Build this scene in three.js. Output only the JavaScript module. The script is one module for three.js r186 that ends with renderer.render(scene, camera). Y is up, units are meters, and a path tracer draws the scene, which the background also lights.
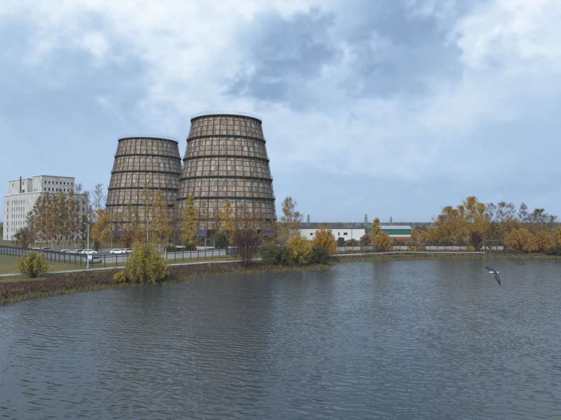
import * as THREE from 'three';
import { mergeGeometries } from 'three/addons/utils/BufferGeometryUtils.js';
import { RoundedBoxGeometry } from 'three/addons/geometries/RoundedBoxGeometry.js';

// ------------------------------------------------------------------ camera, renderer
const scene = new THREE.Scene();
const camera = new THREE.PerspectiveCamera(47.63, 1024 / 767, 0.5, 12000);
camera.position.set(0, 11, 0);
camera.rotation.set(THREE.MathUtils.degToRad(1.565), 0, 0);
camera.updateMatrixWorld();
const renderer = new THREE.WebGLRenderer({ antialias: true });
renderer.toneMapping = THREE.LinearToneMapping;
renderer.toneMappingExposure = 2.1;
renderer.shadowMap.enabled = true;

// ------------------------------------------------------------------ random and noise
function rngOf(seed) {
  let a = seed >>> 0;
  return () => { a = (a + 0x6D2B79F5) | 0; let t = Math.imul(a ^ (a >>> 15), 1 | a); t = (t + Math.imul(t ^ (t >>> 7), 61 | t)) ^ t; return ((t ^ (t >>> 14)) >>> 0) / 4294967296; };
}
const lerp = (a, b, t) => a + (b - a) * t, clamp = (x, a = 0, b = 1) => Math.min(b, Math.max(a, x));
const sstep = (a, b, x) => { const t = clamp((x - a) / (b - a)); return t * t * (3 - 2 * t); };
function hash3(x, y, z) { let h = (Math.imul(x, 374761393) + Math.imul(y, 668265263) + Math.imul(z, 2147483647 - 1274126177)) | 0; h = Math.imul(h ^ (h >>> 13), 1274126177); h ^= h >>> 16; return (h >>> 0) / 4294967296; }
function vnoise(x, y, z = 0) {
  const xi = Math.floor(x), yi = Math.floor(y), zi = Math.floor(z); let u = x - xi, v = y - yi, w = z - zi;
  u = u * u * u * (u * (u * 6 - 15) + 10); v = v * v * v * (v * (v * 6 - 15) + 10); w = w * w * (3 - 2 * w);
  const n = (a, b, c) => hash3(xi + a, yi + b, zi + c);
  const p0 = lerp(lerp(n(0, 0, 0), n(1, 0, 0), u), lerp(n(0, 1, 0), n(1, 1, 0), u), v);
  if (w === 0) return p0;
  return lerp(p0, lerp(lerp(n(0, 0, 1), n(1, 0, 1), u), lerp(n(0, 1, 1), n(1, 1, 1), u), v), w);
}
function fbm(x, y, z = 0, oct = 5, gain = 0.5) { let s = 0, a = 1, t = 0; for (let i = 0; i < oct; i++) { s += a * vnoise(x, y, z); t += a; a *= gain; x = x * 2.03 + 17.1; y = y * 2.03 + 5.7; z = z * 2.03 + 3.3; } return s / t; }

// ------------------------------------------------------------------ sky: broken overcast, computed
const skyMasses = [ // azimuth and elevation of cloud masses in degrees (centre, spread), lighter or darker
  [-26, 25.5, 17, 5.5, 0.36], [-9.5, 20.5, 9, 6.5, 0.20], [2, 25.5, 7, 3.0, 0.24], [28, 22.5, 6.5, 6.0, 0.34], [19, 12.5, 9, 4.2, 0.12], [6, 11.0, 7, 3.6, 0.08], [-6.5, 13, 4.5, 3.5, 0.10], [8.6, 19.3, 2.0, 4.0, 0.18], [20.5, 20.5, 1.6, 1.6, 0.14],
  [-25, 13.5, 12, 5.0, -0.15], [1.8, 18.0, 4.8, 3.4, -0.40], [-1.8, 14.6, 3.0, 2.2, -0.24], [6.0, 22.4, 4.4, 1.8, -0.26], [15.6, 22.5, 5.0, 4.4, -0.34], [12.4, 16.4, 4.6, 2.4, -0.20], [20, 17.0, 3, 2.6, -0.10], [22, 2.6, 24, 2.4, -0.12], [31, 8.0, 9, 5.0, -0.10], [-28, 6, 12, 4, -0.04],
];
{
  const W = 3072, H = 1536, data = new Float32Array(W * H * 4);
  const ramp = [[0, 0.165, 0.285, 0.490], [0.3, 0.270, 0.405, 0.605], [0.55, 0.425, 0.575, 0.765], [0.8, 0.68, 0.785, 0.885], [1, 0.865, 0.905, 0.945]];
  for (let j = 0; j < H; j++) {
    const el = ((j + 0.5) / H - 0.5) * Math.PI, y = Math.sin(el), c = Math.cos(el), eld = el * 180 / Math.PI;
    for (let i = 0; i < W; i++) {
      const ph = ((i + 0.5) / W - 0.5) * 2 * Math.PI, x = Math.cos(ph) * c, z = Math.sin(ph) * c, o = (j * W + i) * 4;
      if (y < -0.03) { data[o] = 0.10; data[o + 1] = 0.11; data[o + 2] = 0.115; data[o + 3] = 1; continue; }
      const yy = Math.max(y, 0) + 0.20, px = x / yy, pz = z / yy;
      const azd = Math.atan2(x, -z) * 180 / Math.PI;
      const wa = fbm(px * 1.7 + 3, pz * 1.7, 1.5, 5) - 0.5, wb = fbm(px * 1.7 + 40, pz * 1.7, 7.5, 5) - 0.5;
      const fine = fbm(x * 16 + wa * 3, y * 22 + wb * 3, z * 16, 5, 0.55) - 0.5;
      const bl = fbm(x * 26 + wb * 4, y * 30, z * 26 + wa * 4, 4, 0.55) - 0.5;
      let t = 0.56 + 0.52 * (fbm(px * 0.55 + wa * .6, pz * 0.55 + wb * .6, 4, 4) - 0.5) + 0.20 * wa + 0.13 * fine;
      let m = 0; const a2 = azd + wa * 15 + bl * 11, e2 = eld + wb * 10 + bl * 8;
      for (const [ma, me, sa, se, k] of skyMasses) { const da = (a2 - ma) / sa, de = (e2 - me) / se, q = da * da + de * de; if (q < 9) m += k * Math.exp(-q); }
      const facing = sstep(75, 40, Math.abs(azd)) * sstep(50, 30, eld);
      t = lerp(t, 0.57 + 0.07 * wa + 0.11 * fine + m * (1 + 1.1 * fine), facing);
      t = lerp(t, 0.50 + 0.04 * fine, sstep(0.07, 0.0, y) * 0.7);
      t = clamp(t, 0.02, 1);
      let k = 0; while (k < ramp.length - 2 && t > ramp[k + 1][0]) k++;
      const A = ramp[k], B = ramp[k + 1], f = (t - A[0]) / (B[0] - A[0]);
      for (let q = 0; q < 3; q++) data[o + q] = lerp(A[q + 1], B[q + 1], f) * 0.5;
      data[o + 3] = 1;
    }
  }
  const tex = new THREE.DataTexture(data, W, H, THREE.RGBAFormat, THREE.FloatType);
  tex.mapping = THREE.EquirectangularReflectionMapping; tex.magFilter = tex.minFilter = THREE.LinearFilter; tex.needsUpdate = true;
  scene.background = tex; scene.environment = tex;
}
// weak sun behind thin cloud, high behind the camera's left shoulder
const sun = new THREE.DirectionalLight(new THREE.Color(1, 0.95, 0.87), 1.5);
sun.position.set(-70, 150, 40); sun.target.position.set(-20, 0, -150);
sun.castShadow = true; sun.shadow.radius = 36; sun.shadow.mapSize.set(4096, 4096);
Object.assign(sun.shadow.camera, { left: -220, right: 220, top: 220, bottom: -220, near: 1, far: 700 });
scene.add(sun, sun.target);

scene.fog = new THREE.FogExp2(new THREE.Color().setRGB(0.62, 0.72, 0.85), 0.00012);
// ------------------------------------------------------------------ object helpers
const taken = new Map();
function numbered(name) { const n = taken.get(name) ?? 0; taken.set(name, n + 1); return n ? `${name}_${String(n).padStart(3, '0')}` : name; }
function shade(o) { o.traverse((q) => { if (q.isMesh) { q.castShadow = true; q.receiveShadow = true; } }); return o; }
function tag(o, label, category, group, kind) { o.userData.label = label; if (category) o.userData.category = category; if (group) o.userData.group = group; if (kind) o.userData.kind = kind; return o; }
function thing(name, label, category, pos = [0, 0, 0], turn = 0, group) { const g = new THREE.Group(); g.name = numbered(name); g.position.set(...pos); g.rotation.y = turn; scene.add(g); return tag(g, label, category, group); }
function part(parent, name, geo, mat) { const m = new THREE.Mesh(geo, mat); m.name = name; m.castShadow = m.receiveShadow = true; parent.add(m); return m; }
function struct(name, geo, mat, label) { const m = new THREE.Mesh(geo, mat); m.name = numbered(name); m.userData.kind = 'structure'; if (label) m.userData.label = label; m.castShadow = m.receiveShadow = true; scene.add(m); return m; }
function stuff(name, geo, mat, label, category, spots) { // spots: [x,y,z,turn,sx,sy,r,g,b,tilt]
  const m = new THREE.InstancedMesh(geo, mat, spots.length), M = new THREE.Matrix4(), q = new THREE.Quaternion(), e = new THREE.Euler(), c = new THREE.Color();
  spots.forEach((s, i) => { e.set(s[9] ?? 0, s[3], 0, 'YXZ'); M.compose(new THREE.Vector3(s[0], s[1], s[2]), q.setFromEuler(e), new THREE.Vector3(s[4], s[5], s[4])); m.setMatrixAt(i, M); m.setColorAt(i, c.setRGB(s[6], s[7], s[8])); });
  m.name = numbered(name); m.castShadow = m.receiveShadow = true; scene.add(m); return tag(m, label, category, null, 'stuff');
}
const V = (x, y, z) => new THREE.Vector3(x, y, z);
function box(w, h, d, x = 0, y = 0, z = 0, ry = 0) { const g = new THREE.BoxGeometry(w, h, d); if (ry) g.rotateY(ry); g.translate(x, y, z); return g; }
function bar(a, b, w, d = w) { // square bar from a to b
  const dir = b.clone().sub(a), L = dir.length(), g = new THREE.BoxGeometry(w, L, d);
  g.applyQuaternion(new THREE.Quaternion().setFromUnitVectors(V(0, 1, 0), dir.normalize())); g.translate((a.x + b.x) / 2, (a.y + b.y) / 2, (a.z + b.z) / 2); return g;
}
function rod(a, b, r0, r1 = r0, seg = 6) {
  const dir = b.clone().sub(a), L = dir.length(), g = new THREE.CylinderGeometry(r1, r0, L, seg, 1);
  g.applyQuaternion(new THREE.Quaternion().setFromUnitVectors(V(0, 1, 0), dir.normalize())); g.translate((a.x + b.x) / 2, (a.y + b.y) / 2, (a.z + b.z) / 2); return g;
}
// a loose collector of coloured triangles
class Tri {
  constructor() { this.p = []; this.c = []; }
  tri(a, b, c, col) { this.p.push(a.x, a.y, a.z, b.x, b.y, b.z, c.x, c.y, c.z); for (let i = 0; i < 3; i++) this.c.push(col[0], col[1], col[2]); }
  quad(a, b, c, d, col) { this.tri(a, b, c, col); this.tri(a, c, d, col); }
  tube(pts, rads, col, seg = 5) {
    let prev = null; const up = V(0.31, 0.2, 0.93);
    for (let i = 0; i < pts.length; i++) {
      const d = (i < pts.length - 1 ? pts[i + 1].clone().sub(pts[i]) : pts[i].clone().sub(pts[i - 1])).normalize();
      const s = d.clone().cross(up).normalize(), t = d.clone().cross(s), ring = [];
      for (let k = 0; k < seg; k++) { const a = k / seg * Math.PI * 2; ring.push(pts[i].clone().addScaledVector(s, Math.cos(a) * rads[i]).addScaledVector(t, Math.sin(a) * rads[i])); }
      if (prev) for (let k = 0; k < seg; k++) { const n = (k + 1) % seg, cc = typeof col === 'function' ? col(pts[i]) : col; this.quad(prev[k], prev[n], ring[n], ring[k], cc); }
      prev = ring;
    }
  }
  geo() { const g = new THREE.BufferGeometry(); g.setAttribute('position', new THREE.Float32BufferAttribute(this.p, 3)); g.setAttribute('color', new THREE.Float32BufferAttribute(this.c, 3)); g.computeVertexNormals(); return g; }
}
function std(r, g, b, rough = 0.85, extra = {}) { return new THREE.MeshStandardMaterial({ color: new THREE.Color().setRGB(r, g, b), roughness: rough, side: THREE.DoubleSide, ...extra }); }
function texOf(n, fn, srgb = true) { // fn(u,v) -> [r,g,b] 0..1 in display values
  const d = new Uint8Array(n * n * 4);
  for (let j = 0; j < n; j++) for (let i = 0; i < n; i++) { const c = fn((i + 0.5) / n, (j + 0.5) / n), o = (j * n + i) * 4; for (let k = 0; k < 3; k++) d[o + k] = clamp(c[k]) * 255; d[o + 3] = 255; }
  const t = new THREE.DataTexture(d, n, n); t.wrapS = t.wrapT = THREE.RepeatWrapping; t.magFilter = THREE.LinearFilter; t.minFilter = THREE.LinearMipmapLinearFilter; t.generateMipmaps = true; if (srgb) t.colorSpace = THREE.SRGBColorSpace; t.needsUpdate = true; return t;
}

// ------------------------------------------------------------------ the lie of the land
// F = pixels of focal length of the source picture; X(px, D) gives metres to the right of the axis at distance D
const F = 476, X = (px, D) => (px - 280.5) / F * D, heightAt = (py, D) => 11 + (223 - py) / F * D;
const shorePx = [[0, 64.6], [30, 69.5], [60, 73.7], [100, 79.3], [125, 83.1], [168, 85.5], [190, 95.2], [230, 102.7], [265, 106.5], [300, 109], [325, 115], [335, 127.7], [347, 137], [400, 141.5], [460, 147.5], [561, 149.6], [700, 151]];
const shore = [[-190, 190], [-120, 120], [-84, 40], [-62, -10], [-49, -40], [-43, -55], ...shorePx.map(([p, D]) => [X(p, D), -D]), [260, -168], [420, -150], [420, 190]];
function inLake(x, z) { let c = false; for (let i = 0, j = shore.length - 1; i < shore.length; j = i++) { const [xi, zi] = shore[i], [xj, zj] = shore[j]; if ((zi > z) !== (zj > z) && x < (xj - xi) * (z - zi) / (zj - zi) + xi) c = !c; } return c; }
function shoreDist(x, z) { // positive on land
  let best = 1e9; for (let i = 0, j = shore.length - 1; i < shore.length; j = i++) { const [ax, az] = shore[j], [bx, bz] = shore[i], ux = bx - ax, uz = bz - az, t = clamp(((x - ax) * ux + (z - az) * uz) / (ux * ux + uz * uz)), dx = x - ax - ux * t, dz = z - az - uz * t; best = Math.min(best, dx * dx + dz * dz); }
  const d = Math.sqrt(best); return inLake(x, z) ? -d : d;
}
function landY(x, z, d = shoreDist(x, z)) {
  const w = d + (vnoise(x * 0.35, z * 0.35, 3) - 0.5) * 1.6 * sstep(14, 2, Math.abs(d));
  if (w < 0) return Math.max(-2.5, w * 0.35);
  const rough = (fbm(x * 0.5, z * 0.5, 9, 3) - 0.5) * 0.30 * sstep(0, 3, w) * sstep(34, 16, w);
  let h = 0.75 * sstep(0, 3.2, w) + 0.25 * sstep(3, 10, w) + 0.30 * sstep(10, 24, w) + 0.20 * sstep(24, 36, w) + rough;
  const far = Math.hypot(x, z);
  if (far > 420) h += sstep(420, 2400, far) * 2.0 + sstep(2500, 5200, far) * 13 * (0.2 + fbm(x * 0.0012, z * 0.0009, 2, 3));
  return h;
}
// ground: one sheet out to the hills on the horizon
{
  const xs = [], zs = [];
  for (let x = -6000; x < -600; x += 300) xs.push(x); for (let x = -600; x < -135; x += 15) xs.push(x); for (let x = -135; x < 175; x += 1.0) xs.push(x); for (let x = 175; x < 600; x += 15) xs.push(x); for (let x = 600; x <= 6000; x += 300) xs.push(x);
  for (let z = -6500; z < -800; z += 150) zs.push(z); for (let z = -800; z < -190; z += 12) zs.push(z); for (let z = -190; z < -52; z += 1.0) zs.push(z); for (let z = -52; z < 240; z += 8) zs.push(z); for (let z = 240; z <= 1200; z += 80) zs.push(z);
  const nx = xs.length, nz = zs.length, pos = new Float32Array(nx * nz * 3), col = new Float32Array(nx * nz * 3), uv = new Float32Array(nx * nz * 2), idx = [];
  const mix = (a, b, t) => a.map((v, i) => lerp(v, b[i], t));
  for (let j = 0; j < nz; j++) for (let i = 0; i < nx; i++) {
    const x = xs[i], z = zs[j], d = shoreDist(x, z), k = j * nx + i;
    pos.set([x, landY(x, z, d), z], k * 3); uv.set([x / 7, z / 7], k * 2);
    const n1 = fbm(x * 0.09, z * 0.09, 1, 4), n2 = fbm(x * 0.6, z * 0.6, 5, 3);
    let c = mix([0.125, 0.130, 0.035], [0.22, 0.175, 0.055], sstep(0.38, 0.62, n1));          // lawn: green to straw
    c = mix(c, [0.145, 0.085, 0.035], sstep(0.56, 0.70, n2) * 0.55);                            // fallen leaves
    const brush = sstep(17, 11, d + (n1 - 0.5) * 14) * (x < 0 ? 1 : 0.4);
    c = mix(c, [0.070, 0.050, 0.032], brush * 0.9);                                             // weedy bank soil
    c = mix(c, [0.085, 0.070, 0.045], sstep(1.8, 0.4, d + (n2 - 0.5) * 2));                     // wet mud
    if (z < -185) c = mix(c, [0.11, 0.085, 0.04], 0.6 * sstep(-185, -230, z));
    if (z < -900) c = mix(c, [0.085, 0.075, 0.05], sstep(0.4, 0.6, fbm(x * 0.002, z * 0.004, 7, 3)));
    col.set(c, k * 3);
  }
  for (let j = 0; j < nz - 1; j++) for (let i = 0; i < nx - 1; i++) { const a = j * nx + i; idx.push(a, a + nx, a + 1, a + 1, a + nx, a + nx + 1); }
  const g = new THREE.BufferGeometry(); g.setAttribute('position', new THREE.BufferAttribute(pos, 3)); g.setAttribute('color', new THREE.BufferAttribute(col, 3)); g.setAttribute('uv', new THREE.BufferAttribute(uv, 2)); g.setIndex(idx); g.computeVertexNormals();
  const grain = texOf(512, (u, v) => { const a = 0.5 * vnoise(u * 64, v * 64) + 0.5 * vnoise(u * 160, v * 160, 2), b = 0.88 + 0.4 * (a - 0.5) + (hash3(u * 512 | 0, v * 512 | 0, 4) - 0.5) * 0.35; return [b, b, b * 0.97]; });
  struct('ground', g, new THREE.MeshStandardMaterial({ vertexColors: true, color: 0xffffff, map: grain, roughness: 1 }));
}

// ------------------------------------------------------------------ water
{
  const N = 2048, T = 88, d = new Uint8Array(N * N * 4), r = rngOf(77), waves = [];
  // ripples: a main wind direction with spread, wavelengths 0.35 to 5 m; two sets that strengthen and weaken in gusts
  const set = (n, l0, l1, slope, dir, spread, s) => { for (let k = 0; k < n; k++) { const L = l0 * Math.pow(l1 / l0, r()), a = dir + (r() + r() - 1) * spread, kx = Math.round(T / L * Math.cos(a)), ky = Math.round(T / L * Math.sin(a)); waves.push([kx, ky, r() * 6.283, slope * (0.6 + 0.8 * r()) / Math.sqrt(n), s]); } };
  set(9, 1.6, 4.5, 0.018, 1.15, 0.9, 0); set(18, 0.50, 1.2, 0.062, 1.25, 0.8, 1); set(18, 0.26, 0.5, 0.072, 1.0, 1.0, 2);
  const gust = (i, j, s) => { const c = (k) => Math.cos(k), u = i / N * 6.283, v = j / N * 6.283; return clamp(1 + 0.28 * Math.sin(2 * u + 3 * v + s) * c(3 * u - v + 2 * s) + 0.22 * Math.sin(5 * u - 4 * v + s * 3) + 0.18 * c(7 * v + 3 * u + s) * Math.sin(9 * u - 5 * v), 0.25, 1.7); };
  const ct = new Float32Array(N), st = new Float32Array(N); for (let i = 0; i < N; i++) { ct[i] = Math.cos(i / N * 6.283185307); st[i] = Math.sin(i / N * 6.283185307); }
  for (let j = 0; j < N; j++) for (let i = 0; i < N; i++) {
    let sx = 0, sy = 0; const g1 = gust(i, j, 1), g2 = gust(i, j, 2.3), amp = [1, g1, g2];
    for (const [kx, ky, p, s, q] of waves) { const m = ((kx * i + ky * j) % N + N) % N; const v = (ct[m] * Math.cos(p) - st[m] * Math.sin(p)) * s * 1.4 * amp[q], L = Math.hypot(kx, ky); sx += v * kx / L; sy += v * ky / L; }
    const l = 1 / Math.hypot(sx, sy, 1), o = (j * N + i) * 4; d[o] = (0.5 - sx * l * 0.5) * 255; d[o + 1] = (0.5 - sy * l * 0.5) * 255; d[o + 2] = (0.5 + 0.5 * l) * 255; d[o + 3] = 255;
  }
  const nm = new THREE.DataTexture(d, N, N); nm.wrapS = nm.wrapT = THREE.RepeatWrapping; nm.magFilter = THREE.LinearFilter; nm.minFilter = THREE.LinearMipmapLinearFilter; nm.generateMipmaps = true; nm.needsUpdate = true;
  const g = new THREE.PlaneGeometry(700, 420, 1, 1); g.rotateX(-Math.PI / 2); g.translate(130, 0, 20);
  const p = g.attributes.position, uv = g.attributes.uv; for (let i = 0; i < p.count; i++) uv.setXY(i, p.getX(i) / T, -p.getZ(i) / T);
  struct('water', g, new THREE.MeshPhysicalMaterial({ color: new THREE.Color().setRGB(0.044, 0.058, 0.066), roughness: 0.09, ior: 1.333, normalMap: nm, normalScale: new THREE.Vector2(1, 1) }));
}

// ------------------------------------------------------------------ cooling towers
const streaks = texOf(1024, (u, v) => { // weathered sheet: grain, drips and rust
  const a = fbm(u * 18, v * 6, 1, 5), s = fbm(u * 110, v * 3.2, 8, 4), rust = sstep(0.56, 0.74, fbm(u * 42, v * 4.5, 3, 4)), pale = sstep(0.58, 0.72, fbm(u * 14, v * 9, 6, 4)), gr = hash3(u * 1024 | 0, v * 1024 | 0, 2) - 0.5;
  let b = 0.87 + (a - 0.5) * 0.5 + (s - 0.5) * 0.42 + gr * 0.10; const c = [b, b, b];
  const R = [0.62, 0.47, 0.36]; for (let k = 0; k < 3; k++) { c[k] = lerp(c[k], R[k] * (0.75 + a * 0.4), rust * 0.5); c[k] = lerp(c[k], [0.92, 0.93, 0.94][k], pale * 0.32); }
  return c;
});
const steel = std(0.085, 0.078, 0.074, 0.8), rustSteel = std(0.15, 0.11, 0.085, 0.85), paleSteel = std(0.20, 0.205, 0.21, 0.7), concrete = std(0.33, 0.31, 0.28, 0.95);
const sheetMat = new THREE.MeshStandardMaterial({ vertexColors: true, map: streaks, roughness: 0.92, side: THREE.DoubleSide });
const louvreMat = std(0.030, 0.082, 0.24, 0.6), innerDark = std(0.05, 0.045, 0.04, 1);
const NS = 36, ringH = [7.3, 11.7, 19.9, 27.9, 36.0, 44.1, 52.4], ringR = [20.6, 20.3, 19.5, 18.4, 16.95, 15.4, 13.75];
function tower(label, x, z, turn, base) {
  const t = thing('cooling_tower', label, 'cooling tower', [x, base, z], turn, 'twin cooling towers of the power station'), r = rngOf(5);
  const at = (k, rad, h) => { const a = k / NS * Math.PI * 2; return V(Math.cos(a) * rad, h, Math.sin(a) * rad); };
  const radAt = (h) => { if (h <= ringH[0]) return ringR[0] + (ringH[0] - h) * 0.12; for (let i = 0; i < 6; i++) if (h <= ringH[i + 1]) return lerp(ringR[i], ringR[i + 1], (h - ringH[i]) / (ringH[i + 1] - ringH[i])); return ringR[6]; };
  // cladding: one panel for each bay of each tier, made of lapped sheets
  const tones = [[0.42, 0.36, 0.30], [0.37, 0.305, 0.25], [0.45, 0.40, 0.345], [0.40, 0.32, 0.245], [0.35, 0.305, 0.262], [0.48, 0.435, 0.38]];
  for (let i = 0; i < 6; i++) {
    const variants = [];
    for (let q = 0; q < 8; q++) {
      const p = [], c = [], uv = [], idx = [], rows = i ? 4 : 3, cols = 2, h0 = ringH[i], h1 = ringH[i + 1]; let n = 0;
      for (let row = 0; row < rows; row++) for (let cc = 0; cc < cols; cc++) {
        const a = lerp(h0, h1, row / rows) - (row ? 0.10 : 0), b = lerp(h0, h1, (row + 1) / rows), r0 = lerp(ringR[i], ringR[i + 1], (a - h0) / (h1 - h0)) + 0.05 + r() * 0.03, r1 = lerp(ringR[i], ringR[i + 1], (b - h0) / (h1 - h0)) - 0.02;
        const k0 = -0.5 + cc / cols, k1 = -0.5 + (cc + 1) / cols, tone = tones[(r() * tones.length) | 0], f = 0.84 + r() * 0.3, uo = r() * 3, vo = r() * 3;
        // chord of the facet, so each side of the tower stays flat
        const e0 = at(-0.5, r0, a), e1 = at(0.5, r0, a), f0 = at(-0.5, r1, b), f1 = at(0.5, r1, b), g = -0.004;
        const quad = [e0.clone().lerp(e1, k0 + 0.5 + g), e0.clone().lerp(e1, k1 + 0.5 - g), f0.clone().lerp(f1, k1 + 0.5 - g), f0.clone().lerp(f1, k0 + 0.5 + g)];
        for (const v of quad) { p.push(v.x, v.y, v.z); c.push(tone[0] * f, tone[1] * f, tone[2] * f); }
        uv.push(uo, vo, uo + 0.14, vo, uo + 0.14, vo + 0.2, uo, vo + 0.2); idx.push(n, n + 2, n + 1, n, n + 3, n + 2); n += 4;
      }
      const g = new THREE.BufferGeometry(); g.setAttribute('position', new THREE.Float32BufferAttribute(p, 3)); g.setAttribute('color', new THREE.Float32BufferAttribute(c, 3)); g.setAttribute('uv', new THREE.Float32BufferAttribute(uv, 2)); g.setIndex(idx); g.computeVertexNormals(); variants.push(g);
    }
    for (let k = 0; k < NS; k++) { const m = part(t, 'cladding_panel', variants[(r() * 8) | 0], sheetMat); m.rotation.y = -k / NS * Math.PI * 2; }
  }
  // columns: two chords with lacing, standing proud of the cladding at every corner
  const ladder = []; const hs = [0, ...ringH];
  for (let i = 0; i < hs.length - 1; i++) { const h0 = hs[i], h1 = hs[i + 1]; ladder.push(bar(at(0.5, radAt(h0) + 0.18, h0), at(0.5, radAt(h1) + 0.18, h1), 0.15, 0.18), bar(at(0.5, radAt(h0) + 0.72, h0), at(0.5, radAt(h1) + 0.72, h1), 0.12, 0.12));
    const n = 4; for (let q = 0; q < n; q++) { const a = lerp(h0, h1, q / n), b = lerp(h0, h1, (q + 1) / n); ladder.push(bar(at(0.5, radAt(a) + (q % 2 ? 0.72 : 0.2), a), at(0.5, radAt(b) + (q % 2 ? 0.2 : 0.72), b), 0.08)); } }
  const colGeo = mergeGeometries(ladder);
  for (let k = 0; k < NS; k++) part(t, 'column', colGeo, k % 5 === 1 ? rustSteel : steel).rotation.y = -k / NS * Math.PI * 2;
  const ringOf = (h, rad, w, th) => { const gs = []; for (let k = 0; k < NS; k++) gs.push(bar(at(k - 0.5, rad, h), at(k + 0.5, rad, h), th, w)); return mergeGeometries(gs); };
  for (let i = 1; i < 7; i++) for (let q = 1; q < 4; q++) { const h = lerp(ringH[i - 1], ringH[i], q / 4); part(t, 'girt', ringOf(h, radAt(h) + 0.13, 0.09, 0.11), q === 2 ? rustSteel : steel); }
  // walkways with railings
  for (let i = 1; i < 7; i++) {
    const h = ringH[i], rad = ringR[i], gs = [];
    for (let k = 0; k < NS; k++) { const a0 = at(k - 0.5, rad + 0.05, h), a1 = at(k + 0.5, rad + 0.05, h), b0 = at(k - 0.5, rad + 1.25, h), b1 = at(k + 0.5, rad + 1.25, h), d = 0.32, dn = (v) => v.clone().setY(v.y - d); const T = new Tri(), c = [1, 1, 1];
      T.quad(a0, a1, b1, b0, c); T.quad(dn(a0), dn(b0), dn(b1), dn(a1), c); T.quad(b0, b1, dn(b1), dn(b0), c); T.quad(a1, a0, dn(a0), dn(a1), c); const g = T.geo(); g.deleteAttribute('color'); gs.push(g);
      for (const [u] of [[-0.5], [0]]) { const g2 = bar(at(k + u, rad + 0.1, h - 1.3), at(k + u, rad + 1.15, h - 0.3), 0.10).toNonIndexed(); g2.deleteAttribute('uv'); gs.push(g2); } }
    const w = part(t, 'walkway', mergeGeometries(gs), steel), rs = [];
    for (let k = 0; k < NS; k++) for (const u of [-0.5, 0]) rs.push(bar(at(k + u, rad + 1.2, h), at(k + u, rad + 1.2, h + 1.15), 0.05));
    for (const y of [0.6, 1.15]) rs.push(ringOf(h + y, rad + 1.2, 0.045, 0.045));
    part(w, 'railing', mergeGeometries(rs), i === 6 ? paleSteel : rustSteel);
  }
  // cross bracing over some of the bays
  { const gs = []; for (let k = 0; k < NS; k += 4) for (let i = 1; i < 6; i++) { const p = (kk, h) => at(kk, radAt(h) + 0.72, h); gs.push(bar(p(k + 0.5, ringH[i]), p(k + 1.5, ringH[i + 1]), 0.09), bar(p(k + 1.5, ringH[i]), p(k + 0.5, ringH[i + 1]), 0.09)); } part(t, 'bracing', mergeGeometries(gs), rustSteel); }
  // air inlet: blue louvre boards under the cladding, open grid and basin below
  const lg = []; for (let q = 0; q < 5; q++) { const h = ringH[0] - 2.3 + q * 0.5, rad = radAt(h) + 0.62, a = at(-0.46, rad, h), b = at(0.46, rad, h), m = a.clone().add(b).multiplyScalar(0.5), g = new THREE.BoxGeometry(0.06, 0.62, a.distanceTo(b)); g.rotateZ(0.55); g.translate(m.x, h, 0); lg.push(g); }
  const louvre = mergeGeometries(lg);
  for (let k = 0; k < NS; k++) if ([2, 3, 4, 11, 12, 13].includes(k) || k % 9 === 0) part(t, 'louvre', louvre, louvreMat).rotation.y = -k / NS * Math.PI * 2;
  const br = []; for (let k = 0; k < NS; k++) { br.push(bar(at(k - 0.5, radAt(0) + 0.2, 0), at(k + 0.5, radAt(4.6) + 0.2, 4.6), 0.16)); br.push(bar(at(k + 0.5, radAt(0) + 0.2, 0), at(k - 0.5, radAt(4.6) + 0.2, 4.6), 0.16)); }
  part(t, 'inlet_bracing', mergeGeometries(br), steel);
  part(t, 'fill_pack', new THREE.CylinderGeometry(18.9, 19.4, 6.8, 36, 1, true).translate(0, 3.5, 0), innerDark);
  part(t, 'lining', new THREE.LatheGeometry(ringH.map((h, i) => new THREE.Vector2(ringR[i] - 0.35, h)), NS), innerDark);
  const basin = new THREE.LatheGeometry([[22.6, -0.4], [22.6, 0.9], [22.2, 0.95], [22.2, -0.4]].map(([a, b]) => new THREE.Vector2(a, b)), 72); part(t, 'basin', basin, concrete);
  return t;
}
const landBase = 1.45;
tower('nearer and larger cooling tower, right of the pair', -22.8, -200, 0.03, landBase - 1.4 + 1.2);
tower('farther and smaller cooling tower, left of the pair', -67.9, -244, 0.11, landBase - 1.4 + 0.2);

// ------------------------------------------------------------------ buildings
const glassDark = new THREE.MeshPhysicalMaterial({ color: new THREE.Color().setRGB(0.02, 0.026, 0.032), roughness: 0.12, side: THREE.DoubleSide });
const plasterTex = texOf(512, (u, v) => { const a = fbm(u * 7, v * 7, 1, 5), s = fbm(u * 60, v * 4, 5, 4), b = 0.86 + (a - 0.5) * 0.20 + (s - 0.5) * 0.13 + (hash3(u * 512 | 0, v * 512 | 0, 6) - 0.5) * 0.05; return [b, b, b * 0.99]; });
const whiteWall = std(0.66, 0.67, 0.67, 0.9, { map: plasterTex }), frameMat = std(0.62, 0.63, 0.64, 0.6), roofGrey = std(0.16, 0.165, 0.175, 0.9);
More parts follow.
